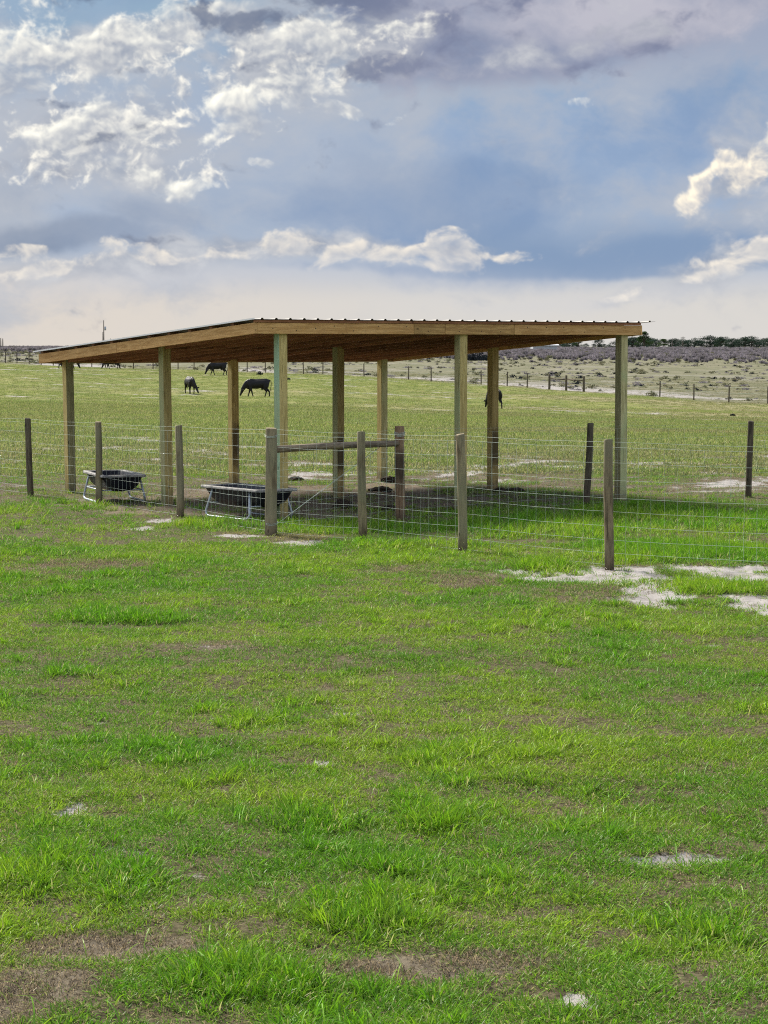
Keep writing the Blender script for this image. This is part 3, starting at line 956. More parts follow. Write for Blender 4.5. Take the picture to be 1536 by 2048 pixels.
def grass_points():
    P_, S_, R_, V_, T_ = [], [], [], [], []

    def emit(n, r0, r1, half, kind):
        # uniform over the ground in a sector
        r = np.sqrt(RNG.random(n) * (r1 * r1 - r0 * r0) + r0 * r0)
        a = (RNG.random(n) * 2 - 1) * half
        x, y = r * np.sin(a), r * np.cos(a)
        sand, dirt, brown, lush, verge, dist = fields(x, y)
        u = RNG.random(n)
        if kind == 'near':
            keep = u > np.clip(sand * 1.0, 0, .90)
            keep &= (RNG.random(n) > dirt * .80)
            lu = np.clip(lush - brown * .75, 0, 1)
            clump = fbm(x * 3.5, y * 3.5, 101, 3, .6) * .6 + fbm(x * 9, y * 9, 105, 2, .6) * .4
            keep &= RNG.random(n) < .30 + .95 * sstep(clump + lush * .16, .38, .58)
            v = np.where(RNG.random(n) < sstep(lu + (clump - .5) * 1.4, .30, .68), RNG.integers(0, 2, n), RNG.integers(2, 4, n))
            th = RNG.random(n) < np.clip(brown * .75 + .19 - lu * .22 - (clump - .5), .06, .9)
            v = np.where(th, RNG.integers(4, 6, n), v)
            v = np.where(RNG.random(n) < .03, 8, v)
            s = .56 + .33 * lu * RNG.random(n) + .35 * RNG.random(n) + .5 * (clump - .5)
            s = s * (1 + .25 * sstep(r, 15, 30))
        else:
            keep = u > np.clip(sand * 1.0, 0, .96)
            keep &= (RNG.random(n) > verge * .55) & (RNG.random(n) > dirt)
            v = np.where(RNG.random(n) < .5, 6, 7)
            s = .8 + .5 * RNG.random(n)
            lu = lush
        grey = brown * .8 if kind == 'near' else brown * .95
        hue = fbm(x * 1.1, y * .8, 201, 4, .6)[:, None] + (RNG.random(n)[:, None] - .5) * .35
        g1, g2, g3 = np.array([[.125, .325, .012]]), np.array([[.27, .44, .022]]), np.array([[.15, .27, .06]])
        t = np.clip((hue - .35) / .35, 0, 1)
        c = g1 * (1 - t) + g2 * t
        k3 = np.clip((RNG.random(n) - .75) * 4, 0, 1)[:, None]
        c = c * (1 - k3 * .6) + g3 * k3 * .6
        dull = np.array([[.20, .19, .085]]); straw = np.array([[.36, .285, .175]]); umber = np.array([[.165, .13, .10]])
        gk = grey[:, None]
        c = c * (1 - gk * .62) + dull * gk * .62
        if kind == 'near':
            isth = ((v == 4) | (v == 5))[:, None]
            mixu = (RNG.random(n)[:, None] * .8 + brown[:, None] * .3).clip(0, 1)
            c = np.where(isth, straw * (1 - mixu) + umber * mixu, c)
            # yellowed clumps beside the corner post
            for (px, py, rx, ry) in ((465, 1068, 38, 9), (600, 1075, 70, 9)):
                cx, cy = at(px, py); q = ((x - cx) / (rx * cy / F)) ** 2 + ((y - cy) / (ry * cy * cy / CH / F)) ** 2
                yk = np.clip(1.3 - q, 0, 1)[:, None] * .85
                c = c * (1 - yk) + np.array([[.42, .36, .13]]) * yk
        else:
            c = c * .42 + np.array([[.225, .215, .105]]) * .58
            vk = verge[:, None] * .8
            c = c * (1 - vk) + np.array([[.155, .155, .085]]) * vk
        k = keep
        z = height(x, y) - sand * .02 * (dist < 60)
        sz = (s * (1 + .35 * np.clip(lu, 0, 1) * (kind == 'near')))
        P_.append(np.stack([x, y, z], 1)[k]); S_.append(np.stack([s, s, sz], 1)[k])
        R_.append(np.stack([RNG.normal(size=n) * .08, RNG.normal(size=n) * .08, RNG.random(n) * 6.283], 1)[k])
        V_.append(v[k]); T_.append(np.concatenate([c, np.ones((n, 1))], 1)[k])
    Q = GRASS
    emit(int(60000 * Q), 5.5, 13, .30, 'near')
    emit(int(98000 * Q), 13, 26, .27, 'near')
    emit(int(52000 * Q), 26, 48, .25, 'near')
    emit(int(45000 * Q), 40, 110, .24, 'far')
    emit(int(36000 * Q), 110, 260, .22, 'far')
    return [np.concatenate(q) for q in (P_, S_, R_, V_, T_)]


GRASS = 1.0
gp = grass_points()
gr = scatter('grass', *gp, TUFTS)
gr['label'] = 'patchy green and straw coloured pasture grass on sandy ground'

# ------------------------------------------------------------------ the shelter
A0 = (-1.4305, 29.625)
ANG = 0.6098
S1, S2 = 6.25, 6.50
shelter = thing('cattle_shelter', 'open timber cattle shelter with nine square posts and low sloping ribbed metal roof', 'shelter', (A0[0], A0[1], 0), ANG)
PW = .14
ROOF_F, ROOF_B = 2.575, 2.125       # underside of the fascia at front and back
FY, BY = -PW / 2 - .04, S2 + .08
LX, RX = -.46, S1 + .27


def roof_z(ly):
    return ROOF_F + (ROOF_B - ROOF_F) * (ly - FY) / (BY - FY)


def shelter_post(lx, ly, left, right, lean=(0, 0)):
    wx, wy = A0[0] + math.cos(ANG) * lx - math.sin(ANG) * ly, A0[1] + math.sin(ANG) * lx + math.cos(ANG) * ly
    zb = H1(wx, wy) - .12
    top = roof_z(ly) + .08 if ly > 1 else ROOF_F + .13
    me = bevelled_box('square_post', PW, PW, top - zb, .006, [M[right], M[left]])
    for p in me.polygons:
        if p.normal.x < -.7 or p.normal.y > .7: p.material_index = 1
    for v in me.vertices: v.co.z += (top - zb) / 2
    o = obj('post', me, shelter)
    o.location = (lx, ly, zb)
    o.rotation_euler = (lean[0], lean[1], random.uniform(-.02, .02))
    return o


h1, h2 = S1 / 2, S2 / 2
shelter_post(0, 0, 'post_mint', 'post_tan', (0, -.002))
shelter_post(h1, 0, 'post_pale', 'post_tan')
shelter_post(S1, 0, 'post_shaded', 'post_pale')
shelter_post(0, h2, 'post_pale', 'post_tan', (0, -.012))
shelter_post(h1, h2, 'post_pale', 'post_grime')
shelter_post(S1, h2, 'post_tan', 'post_grime')
shelter_post(0, S2, 'post_tan', 'post_shaded', (0, -.012))
shelter_post(h1, S2, 'post_tan', 'post_grime', (0, -.004))
shelter_post(S1, S2, 'post_tan', 'post_pale')

FH = .152
# front fascia of four butted boards
cuts = [(LX, 2.18, 'fascia'), (2.186, 2.74, 'fascia_dark'), (2.746, 4.02, 'fascia_dark'), (4.026, RX, 'fascia')]
for x0, x1, mm in cuts:
    b_ = board('fascia_board', (x0, FY, ROOF_F + FH / 2), (x1, FY, ROOF_F + FH / 2), .038, FH, M[mm], shelter)
    nx_ = x0 + .25
    nb = MB()
    while nx_ < x1 - .05:
        zz = ROOF_F + random.choice((.045, .075, .11)) - (ROOF_F + FH / 2)
        nb.tube([(nx_ - (x0 + x1) / 2, -.0215, zz), (nx_ - (x0 + x1) / 2, -.018, zz)], .008, 6)
        nx_ += random.uniform(.3, .5)
    if nb.v: obj('nail_head', nb.mesh('nail_head', M['nail']), b_)['kind'] = 'stuff'
tilt_up = Vector((0, 0, 1))
sl = (ROOF_B - ROOF_F) / (BY - FY)
for x_ in (LX - .021, RX + .021):
    ysplit = [(FY - .019, 3.9), (3.906, BY + .019)]
    for y0, y1 in ysplit:
        board('side_fascia_board', (x_, y0, roof_z(y0) + FH / 2), (x_, y1, roof_z(y1) + FH / 2), .038, FH, M['fascia'], shelter)
board('back_fascia_board', (LX, BY, ROOF_B + FH / 2), (RX, BY, ROOF_B + FH / 2), .038, FH, M['fascia_dark'], shelter)
# end grain cap at the right end of the front board
# rafters
k = 0
xr = LX + .42
while xr < RX - .2:
    ya, yb = FY + .025, BY - .025
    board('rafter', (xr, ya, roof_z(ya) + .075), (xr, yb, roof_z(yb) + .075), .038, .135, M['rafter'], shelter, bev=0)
    xr += .46
# purlins above the rafters
yp = FY + .001
while yp < BY + .02:
    z_ = roof_z(yp) + FH + .021
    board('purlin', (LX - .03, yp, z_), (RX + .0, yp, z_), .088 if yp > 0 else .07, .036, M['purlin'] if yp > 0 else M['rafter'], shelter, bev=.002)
    yp += .60
# girts carrying the rafters along the three post rows
for ly in (h2, S2 - .1):
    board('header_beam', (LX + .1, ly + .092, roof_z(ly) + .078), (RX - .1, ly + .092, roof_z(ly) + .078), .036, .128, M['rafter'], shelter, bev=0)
# ribbed sheets
rib = .2286
sheet_n = 8
x_s = LX - .06
total = RX + .42 - x_s
nr = int(total / rib)
per = 4
i = 0
y0, y1 = FY - .06, BY + .16
while i < nr:
    n_ = min(per, nr - i)
    prof = []
    x0 = i * rib
    for k in range(n_):
        c = x0 + k * rib
        if k == 0 and i == 0: prof.append((c, 0))
        prof += [(c + .085, 0), (c + .100, .019), (c + .124, .019), (c + .139, 0), (c + rib * .999, 0)] if k or i == 0 else [(c, 0), (c + .085, 0), (c + .100, .019), (c + .124, .019), (c + .139, 0), (c + rib * .999, 0)]
    vs, fs = [], []
    np_ = len(prof)
    lift = .0015 * (i % 2)
    jit = random.uniform(-.006, .006)
    for (yy) in (y0 + jit, y1 + jit):
        for (px_, pz) in prof:
            X_ = x_s + px_
            warp = .018 * (X_ - RX) / .3
            vs.append((X_, yy, roof_z(yy) + FH + .0425 + pz + lift + (0 if X_ < RX else warp)))
    m_ = len(vs)
    vs += [(a, b, c - .003) for a, b, c in vs]
    for k in range(np_ - 1):
        fs.append((k, k + 1, np_ + k + 1, np_ + k))
        fs.append((m_ + k, m_ + np_ + k, m_ + np_ + k + 1, m_ + k + 1))
        fs.append((k, m_ + k, m_ + k + 1, k + 1))
        fs.append((np_ + k, np_ + k + 1, m_ + np_ + k + 1, m_ + np_ + k))
    fs += [(0, np_, m_ + np_, m_), (np_ - 1, m_ + np_ - 1, m_ + 2 * np_ - 1, 2 * np_ - 1)]
    obj('roof_sheet', make_mesh('roof_sheet', vs, fs, [M['roof_metal']]), shelter)
    i += n_


M['lit_edge'] = simple('lit_sheet_edge', (.78, .79, .80), .4, .1)  # added strip: light caught by the sheet edge, put into a white colour
board('lit_edge_strip', (LX - .064, FY - .05, roof_z(FY - .05) + FH + .052), (LX - .064, BY + .17, roof_z(BY + .17) + FH + .050), .004, .021, M['lit_edge'], shelter, bev=0)


# ------------------------------------------------------------------ fences
def round_post_mesh(name, r, h, mt, seed):
    rg = random.Random(seed)
    bm = MB()
    n = 14
    hs = [0, h * .25, h * .5, h * .75, h - .012, h]
    ph = rg.random() * 6
    vs = []
    for i, z in enumerate(hs):
        rr = r * (1.06 - .08 * z / h) * (.93 if i == len(hs) - 1 else 1)
        ox, oy = .006 * math.sin(z * 3 + ph), .006 * math.cos(z * 2.3 + ph)
        tz = (rg.uniform(-.004, .004) if i >= len(hs) - 2 else 0)
        for j in range(n):
            a = 2 * math.pi * j / n
            q = rr * (1 + .05 * math.sin(3 * a + ph) + .03 * math.sin(7 * a + z * 2))
            vs.append((math.cos(a) * q + ox, math.sin(a) * q + oy, z + tz + (.006 * math.cos(a + ph) if i >= len(hs) - 2 else 0)))
    fs = []
    k = len(hs)
    for i in range(k - 1):
        for j in range(n):
            a, b = i * n + j, i * n + (j + 1) % n
            fs.append((a, b, b + n, a + n))
    fs += [tuple(range(n - 1, -1, -1)), tuple((k - 1) * n + j for j in range(n))]
    me = make_mesh(name, vs, fs, [mt])
    for p in me.polygons:
        p.use_smooth = len(p.vertices) == 4
    return me


def gz(x, y): return H1(x, y)


def fence_line(root, posts, mesh_wires, wire_r, stay_step, stay_top=None, start=0, x_lim=None):
    """posts: (x, y, height, radius, material, lean px). Wires run on the near side of the posts."""
    tops = []
    for k, (x, y, h, r, mt, lean) in enumerate(posts):
        z = gz(x, y)
        me = round_post_mesh('fence_post', r, h + .15, M[mt], k * 7 + len(posts))
        o = obj('fence_post', me, root)
        o.location = (x, y, z - .15)
        o.rotation_euler = (0, lean, random.random() * 0)
    # wires: polyline through post fronts
    pts = []
    for k in range(len(posts)):
        x, y, h, r = posts[k][:4]
        a = posts[max(k - 1, 0)]; b = posts[min(k + 1, len(posts) - 1)]
        t = Vector((b[0] - a[0], b[1] - a[1])).normalized()
        nrm = Vector((t.y, -t.x))
        if nrm.y > 0: nrm = -nrm
        pts.append((x + nrm.x * -(r + .004), y + nrm.y * -(r + .004), h))
    # wires stapled to the far (field) side except none; heights scale with the post height
    for zi, zf in enumerate(mesh_wires):
        line = []
        for k in range(len(pts) - 1):
            (xa, ya, ha), (xb, yb, hb) = pts[k], pts[k + 1]
            nseg = max(2, int(math.hypot(xb - xa, yb - ya) / .5))
            for s in range(nseg + (k == len(pts) - 2)):
                t = s / nseg
                x, y, h = xa + (xb - xa) * t, ya + (yb - ya) * t, ha + (hb - ha) * t
                zg = gz(xa, ya) * (1 - t) + gz(xb, yb) * t
                sag = -.012 * math.sin(math.pi * t) + random.uniform(-.004, .004)
                line.append((x, y, zg + zf * h + sag))
        m_ = MB(); m_.tube(line, wire_r, 5)
        obj('line_wire', m_.mesh('line_wire', M['wire'], True), root)
    # stays
    top = stay_top if stay_top is not None else mesh_wires[-2]
    sm = MB(); sm.tube([(0, 0, mesh_wires[0] - .01), (0.004, 0, top * .5), (0, 0, top)], wire_r * .85, 4, cap=False)
    stay = sm.mesh('stay_wire', M['wire'], True)
    cnt = 0; acc = .07
    for k in range(len(pts) - 1):
        (xa, ya, ha), (xb, yb, hb) = pts[k], pts[k + 1]
        L_ = math.hypot(xb - xa, yb - ya)
        while acc < L_:
            t = acc / L_
            o = obj('stay_wire', stay, root)
            h = ha + (hb - ha) * t
            o.location = (xa + (xb - xa) * t, ya + (yb - ya) * t, gz(xa, ya) * (1 - t) + gz(xb, yb) * t)
            o.scale = (1, 1, h)
            o.rotation_euler = (random.gauss(0, .006), random.gauss(0, .006), random.random() * 6)
            cnt += 1
            acc += stay_step
        acc -= L_
    return cnt


def pw(px, dist): return (azx(px, dist), dist)


near_posts = [(*pw(-90, 37.0), 1.24, .048, 'round_dark', 0), (*pw(61, 34.3), 1.25, .048, 'round_dark', -.035), (*pw(198, 32.5), 1.26, .050, 'round', -.01),
              (*pw(359, 30.0), 1.30, .052, 'round', -.005), (*pw(542, 27.2), 1.37, .074, 'round', 0.0), (*pw(725, 26.2), 1.36, .051, 'round', -.012),
              (*pw(927, 24.9), 1.385, .053, 'round', -.022), (*pw(1220, 23.1), 1.395, .049, 'round', -.012),
              (*pw(1760, 21.6), 1.39, .05, 'round', .01), (*pw(2350, 20.6), 1.38, .05, 'round', 0)]
near_posts = [(x, y, h, r, m_, l) for x, y, h, r, m_, l in near_posts]
ZW = [v / 1.39 for v in (.03, .16, .30, .45, .61, .76, .95, 1.14, 1.31, 1.365)]
fence = thing('wire_fence', 'woven wire fence on round wooden posts running across in front of the shelter', 'fence')
c1 = fence_line(fence, near_posts, ZW, .0014, .150)
# diagonal brace rail, brace wire and cross fence
cross_posts = [(near_posts[4][0] + .02, near_posts[4][1] + .16, 1.2, .02, 'round_dark', 0), (*pw(799, 29.5), 1.31, .068, 'round_red', 0.0), (*pw(1173, 32.4), 1.245, .050, 'round_dark', .045),
               (*pw(1499, 34.0), 1.215, .048, 'round_dark', .012), (*pw(1850, 35.5), 1.2, .048, 'round_dark', 0), (*pw(2200, 37), 1.2, .048, 'round_dark', 0)]
cross = thing('cross_fence', 'cross fence of darker leaning posts joined to the corner post by a log rail', 'fence')
c2 = fence_line(cross, cross_posts, [v * .985 for v in ZW], .0011, .16)
P3 = Vector((near_posts[4][0], near_posts[4][1], 0)); Q = Vector((cross_posts[1][0], cross_posts[1][1], 0))
dirv = (Q - P3).normalized()
a_ = P3 + dirv * .065; b_ = Q - dirv * .05
a_.z, b_.z = 1.085, 1.065
rm = MB(); L_ = (b_ - a_).length
rm.tube([(-L_ / 2, 0, 0), (-L_ / 4, .004, .006), (0, 0, .01), (L_ / 4, -.004, .004), (L_ / 2, 0, 0)], [.046, .047, .046, .045, .043], 12)
ro = obj('brace_rail', rm.mesh('brace_rail', M['rail'], True), cross)
x_ = (b_ - a_).normalized(); y_ = Vector((0, 0, 1)).cross(x_).normalized(); z_ = x_.cross(y_)
Mx = Matrix((x_, y_, z_)).transposed().to_4x4(); Mx.translation = (a_ + b_) / 2; ro.matrix_local = Mx
bw = MB()
for k in range(2):
    o_ = .012 * k
    bw.tube([(P3.x + .07, P3.y + .06 + o_, .13), tuple((P3 * .5 + Q * .5) + Vector((0, 0, .64 + o_))), (Q.x - .06, Q.y - .06, 1.17)], .0020, 5)
obj('brace_wire', bw.mesh('brace_wire', M['wire'], True), cross)
wr = MB()
for (c, r, zz, n) in ((P3, .082, .14, 2), (P3, .08, 1.26, 2), (Q, .075, 1.18, 3), (Q, .075, 1.21, 2)):
    for k in range(n):
        wr.tube([(c.x + r * math.cos(a), c.y + r * math.sin(a), zz + k * .016 + .02 * math.sin(a)) for a in np.linspace(0, 6.283, 15)], .0028, 4, cap=False)
obj('wire_wrap', wr.mesh('wire_wrap', M['wire'], True), cross)

# far fence
def far_ground(px, py, dist):
    return CH - (py - 693) * dist / F


farf = thing('field_fence', 'distant wire fence with thin dark posts along the sandy edge of the pasture', 'fence')
fpm = round_post_mesh('fence_post', .055, 1.45, M['round_dark'], 5)
fpm2 = round_post_mesh('fence_post', .10, 1.50, M['round_dark'], 6)
fl = []
for k, (px, py, dist) in enumerate(FARP):
    x, y = azx(px, dist), dist
    z = gz(x, y)
    heavy = px in (1098, 1132, 1167)
    o = obj('fence_post', fpm2 if heavy else fpm, farf)
    o.location = (x, y, z - .12)
    o.rotation_euler = (0, random.uniform(-.02, .02), random.random() * 6)
    fl.append((x, y, z, px))
for hh in (.35, .75, 1.2):
    m_ = MB(); m_.tube([(x, y, z + hh) for x, y, z, _ in fl], .006, 3, cap=False)
    obj('line_wire', m_.mesh('line_wire', M['wire']), farf)
hv = [q for q in fl if q[3] in (1098, 1132, 1167)]
for a, b in zip(hv, hv[1:]):
    m_ = MB(); m_.tube([(a[0], a[1], a[2] + 1.02), (b[0], b[1], b[2] + .98)], .055, 7)
    obj('brace_rail', m_.mesh('brace_rail', M['round_dark'], True), farf)


# ------------------------------------------------------------------ feed troughs
def trough(label, cx, cy, rz, L_=1.52, W_=.72, HZ=.44, tagged=False, scale=1.0):
    t = thing('feed_trough', label, 'feed trough', (cx, cy, H1(cx, cy) + .0), rz, 'feed troughs by the shelter')
    # tub: loft of rounded rectangles
    def ring(l, w, z, r, n=5):
        pts = []
        for qx, qy, a0 in ((1, 1, 0), (-1, 1, 90), (-1, -1, 180), (1, -1, 270)):
            for k in range(n):
                a = R(a0 + 90 * k / (n - 1))
                pts.append((qx * (l / 2 - r) + r * math.cos(a), qy * (w / 2 - r) + r * math.sin(a), z))
        return pts
    rings = [ring(L_ - .02, W_ - .02, HZ - .035, .07), ring(L_ - .10, W_ - .10, HZ - .03, .07), ring(L_ - .12, W_ - .12, HZ - .06, .08), ring(L_ - .20, W_ - .20, HZ - .17, .12),
             ring(L_ - .34, W_ - .34, HZ - .245, .14), ring(L_ - .6, W_ - .5, HZ - .265, .10)]
    inner = [ring(L_ - .64, W_ - .54, HZ - .245, .09), ring(L_ - .38, W_ - .38, HZ - .225, .13), ring(L_ - .24, W_ - .24, HZ - .15, .11),
             ring(L_ - .17, W_ - .17, HZ - .03, .075), ring(L_ - .14, W_ - .14, HZ - .006, .07)]
    vs, fs = [], []
    n = len(rings[0])
    for rg_ in rings: vs += rg_
    for i_ in range(len(rings) - 1):
        for j in range(n):
            a, b = i_ * n + j, i_ * n + (j + 1) % n
            fs.append((a, a + n, b + n, b))
    fs.append(tuple((len(rings) - 1) * n + j for j in range(n - 1, -1, -1)))
    b0 = len(vs)
    for rg_ in inner: vs += rg_
    for i_ in range(len(inner) - 1):
        for j in range(n):
            a, b = b0 + i_ * n + j, b0 + i_ * n + (j + 1) % n
            fs.append((a, a + n, b + n, b))
    fs.append(tuple(b0 + j for j in range(n)))
    tub = obj('tub', make_mesh('tub', vs, fs, [M['black_plastic']], True), t)
    # rim flange
    ro_, ri = [ring(L_, W_, HZ - .03, .08), ring(L_, W_, HZ - .002, .08), ring(L_ - .02, W_ - .02, HZ + .004, .075), ring(L_ - .13, W_ - .13, HZ + .004, .07), ring(L_ - .15, W_ - .15, HZ - .012, .065)], 0
    vs, fs = [], []
    for rg_ in ro_: vs += rg_
    for i_ in range(len(ro_) - 1):
        for j in range(n):
            a, b = i_ * n + j, i_ * n + (j + 1) % n
            fs.append((a, b, b + n, a + n))
    obj('rim', make_mesh('rim', vs, fs, [M['rim']], True), t)
    # U shaped leg frames along both long sides
    lx = L_ / 2 - .26
    for sy in (-1, 1):
        yt, yb = sy * (W_ / 2 - .055), sy * (W_ / 2 + .02)
        def P(x, s): return (x, yt + (yb - yt) * s, (HZ - .03) * (1 - s) + .018 * s)
        pts = [P(-lx + .03, 0), P(-lx - .02, .5), P(-lx - .055, .8)]
        for k in range(1, 6):
            a = R(18 * k)
            pts.append(P(-lx - .055 + .11 * (1 - math.cos(a)), .8 + .2 * math.sin(a)))
        pts += [(-p[0], p[1], p[2]) for p in reversed(pts)]
        m_ = MB(); m_.tube(pts, .0165, 8)
        obj('leg_frame', m_.mesh('leg_frame', M['tube'], True), t)
    for sx in (-1, 1):
        m_ = MB(); m_.tube([(sx * (lx + .03), -(W_ / 2 - .03), .20), (sx * (lx + .03), W_ / 2 - .03, .20)], .011, 6)
        obj('cross_brace', m_.mesh('cross_brace', M['tube'], True), t)
    for sy in (-1, 1):
        m_ = MB(); m_.tube([(-(lx + .02), sy * (W_ / 2 - .025), .20 + .001), (lx + .02, sy * (W_ / 2 - .025), .20 + .001)], .010, 6)
        if tagged: obj('side_brace', m_.mesh('side_brace', M['tube'], True), t)
    if tagged:
        m_ = MB(); m_.box((0, 0, 0), (.075, .003, .13))
        lt = obj('paper_tag', m_.mesh('paper_tag', M['label']), t)
        lt.location = (.42, -(W_ / 2 - .02), HZ - .11); lt.rotation_euler = (R(-8), R(-6), R(20))
        m_ = MB()
        for k in range(7):
            m_.box((-.018 + .006 * k, -.0022, .02), (.003, .001, .03))
        m_.box((0, -.0022, -.035), (.04, .001, .02))
        obj('barcode', m_.mesh('barcode', M['ink']), lt)
    t.scale = (scale,) * 3
    return t


# centres from the rim corners in the photograph
def rect_centre(px, py, z): return at(px, py, z)


cx, cy = at(497, 972.5, .44)
trough('black feed trough nearer the corner post, on pale U shaped tube legs', cx, cy, R(-52), 1.50, .70)
cx, cy = at(228, 945.5, .44)
trough('black feed trough seen end on behind a fence post, with a white paper tag', cx, cy, R(-70), 1.48, .70, tagged=True)


# ------------------------------------------------------------------ cattle
def evaluated(me, mods):
    tmp = D.objects.new('tmp', me)
    COL.objects.link(tmp)
    for t_, kw in mods:
        md = tmp.modifiers.new(t_, t_)
        for k_, v_ in kw.items(): setattr(md, k_, v_)
    dg = bpy.context.evaluated_depsgraph_get()
    dg.update()
    out = D.meshes.new_from_object(tmp.evaluated_get(dg), depsgraph=dg)
    D.objects.remove(tmp)
    return out


def cow_mesh(walk=1.0, hx=0.0, hy=0.0):
    """grazing cow, x forward; feet at z = 0, back about 1.3 m"""
    b = MB()
    b.tube([(-.86, 0, .98), (-.80, 0, 1.0), (-.62, 0, .98), (-.35, 0, .93), (0, 0, .88), (.30, 0, .88), (.52, 0, .93), (.68, 0, .96), (.78, 0, .94)],
           [(.10, .12), (.19, .22), (.245, .27), (.27, .29), (.285, .325), (.265, .32), (.23, .29), (.18, .23), (.10, .14)], 18)
    b.tube([(-.9, 0, 1.12), (-.6, 0, 1.17), (.1, 0, 1.13), (.5, 0, 1.17), (.7, 0, 1.08)], [.08, .13, .13, .12, .08], 10)      # topline
    b.tube([(.52, 0, 1.02), (.72, hy * .1, .92), (.92, hy * .4, .70), (1.06, hy * .8, .50)], [(.15, .27), (.13, .24), (.105, .17), (.085, .13)], 12)   # neck
    hb = Vector((1.02, hy * .75, .52)); hm = Vector((1.20, hy * 1.3, .12))
    b.tube([hb + Vector((-.03, 0, .08)), hb, hb.lerp(hm, .35), hb.lerp(hm, .75), hm, hm + Vector((.015, 0, -.05))], [.075, (.105, .12), (.09, .105), (.065, .075), (.062, .07), .045], 12)
    b.tube([(.62, 0, .72), (.68, 0, .60), (.58, 0, .58)], [.10, .09, .08], 8)                                                # brisket
    b.tube([(-.28, 0, .58), (-.45, 0, .56)], [.09, .08], 8)                                                                 # udder
    for sy, w in ((-1, walk), (1, -walk)):
        y = .17 * sy
        dx = .13 * w
        b.tube([(.50, y * .9, .90), (.48 + dx * .1, y, .62), (.47 + dx * .6, y, .38), (.48 + dx * 1.1, y, .15), (.47 + dx * 1.3, y, .05)], [(.11, .17), (.085, .12), .060, .046, .050], 8)
        b.tube([(.47 + dx * 1.3, y, .07), (.49 + dx * 1.35, y, .0)], [.045, .058], 8)
        dx = -.12 * w
        b.tube([(-.62, y * .85, .98), (-.60, y, .72), (-.58 + dx * .4, y, .56), (-.74 + dx * .8, y, .38), (-.72 + dx * 1.2, y, .18), (-.70 + dx * 1.3, y, .05)],
               [(.13, .24), (.125, .21), (.09, .125), (.058, .068), .046, .050], 8)
        b.tube([(-.70 + dx * 1.3, y, .07), (-.67 + dx * 1.3, y, .0)], [.045, .058], 8)
    me = b.mesh('cow_body')
    me = evaluated(me, [('REMESH', dict(mode='VOXEL', voxel_size=.028)), ('SMOOTH', dict(factor=.6, iterations=4))])
    me.materials.clear(); me.materials.append(M['cow'])
    me.polygons.foreach_set('use_smooth', [True] * len(me.polygons))
    tl = MB(); tl.tube([(-.88, 0, 1.16), (-.97, .01, 1.08), (-.985, .02, .85), (-.95, .02, .62), (-.95, .02, .50), (-.95, .02, .38)], [.035, .028, .02, .018, .035, .012], 8)
    ears = []
    for sy in (-1, 1):
        e = MB()
        y0_ = hy * .8 + sy * .08
        e.tube([(1.03, y0_, .47), (1.0, y0_ + sy * .09, .49), (.99, y0_ + sy * .19, .46)], [(.02, .03), (.02, .055), (.006, .01)], 8)
        ears.append(e.mesh('ear', M['cow'], True))
    return me, tl.mesh('tail', M['cow'], True), ears


COWS = [cow_mesh(1.0, 0, 0.0), cow_mesh(.35, 0, .22)]


def cow(px, dist, heading, label, kind=0, s=1.0):
    x, y = azx(px, dist), dist
    t = thing('cow', label, 'cow', (x, y, gz(x, y) + .0), heading, 'black cattle grazing in the pasture')
    me, tl, ears = COWS[kind]
    obj('body', me, t); obj('tail', tl, t)
    for e in ears: obj('ear', e, t)
    t.scale = (s,) * 3
    return t


cow(515, 146, R(184), 'black cow grazing side on, walking left, just left of the mint tinted front post', 0, .97)
cow(381, 149, R(-70), 'black cow grazing head down toward the viewer, nearest to the left middle post', 1, .95)
cow(436, 205, R(186), 'black cow grazing far back, its back cut by the shelter roof edge', 0, 1.0)
cow(137, 222, R(2), 'black cow far off, almost hidden behind the leftmost shelter post', 0, 1.05)
cow(226, 228, R(183), 'black cow farthest away, only legs and head showing below the roof edge', 0, .95)
cow(987, 128, R(112), 'black cow mostly hidden behind the right rear shelter post, rump showing', 0, .95)


# ------------------------------------------------------------------ clods and weeds
def clod_mesh(seed, w, h):
    rg = np.random.default_rng(seed)
    bm = bmesh.new()
    bmesh.ops.create_icosphere(bm, subdivisions=3, radius=1)
    for v in bm.verts:
        n = float(fbm(np.array([v.co.x * 2.3 + 9]), np.array([v.co.y * 2.3 + v.co.z * 1.7 + 5]), seed, 4, .65)[0])
        k = .5 + n
        v.co = Vector((v.co.x * w * k, v.co.y * w * .8 * k, max(v.co.z, -.3) * h * k * 1.1))
    me = D.meshes.new('clod'); bm.to_mesh(me); bm.free()
    me.materials.append(M['clod'])
    return me


for k, (px, py, w, h, lab, cat) in enumerate([
        (688, 1015, .16, .085, 'largest dark manure clod, on the grass in front of the middle shelter post', 'manure'),
        (780, 1018, .12, .05, 'low dark manure clod just left of the reddish brace post foot', 'manure'),
        (778, 965, .14, .08, 'dark manure clod close beside the rear middle shelter post', 'manure'),
        (762, 981, .20, .05, 'flat wide dark manure clod behind the round fence post with the rail', 'manure'),
        (999, 984, .12, .05, 'small dark clod just right of the right rear shelter post foot', 'manure'),
        (1030, 983, .16, .045, 'flat dark clod right of the small one near the right rear post', 'manure'),
        (590, 961, .14, .05, 'dark clod on the trampled sand behind the corner post', 'manure')]):
    x, y = at(px, py)
    o = obj('manure_clod', clod_mesh(60 + k, w, h))
    o.location = (x, y, gz(x, y) + .015)
    tag(o, lab, cat)


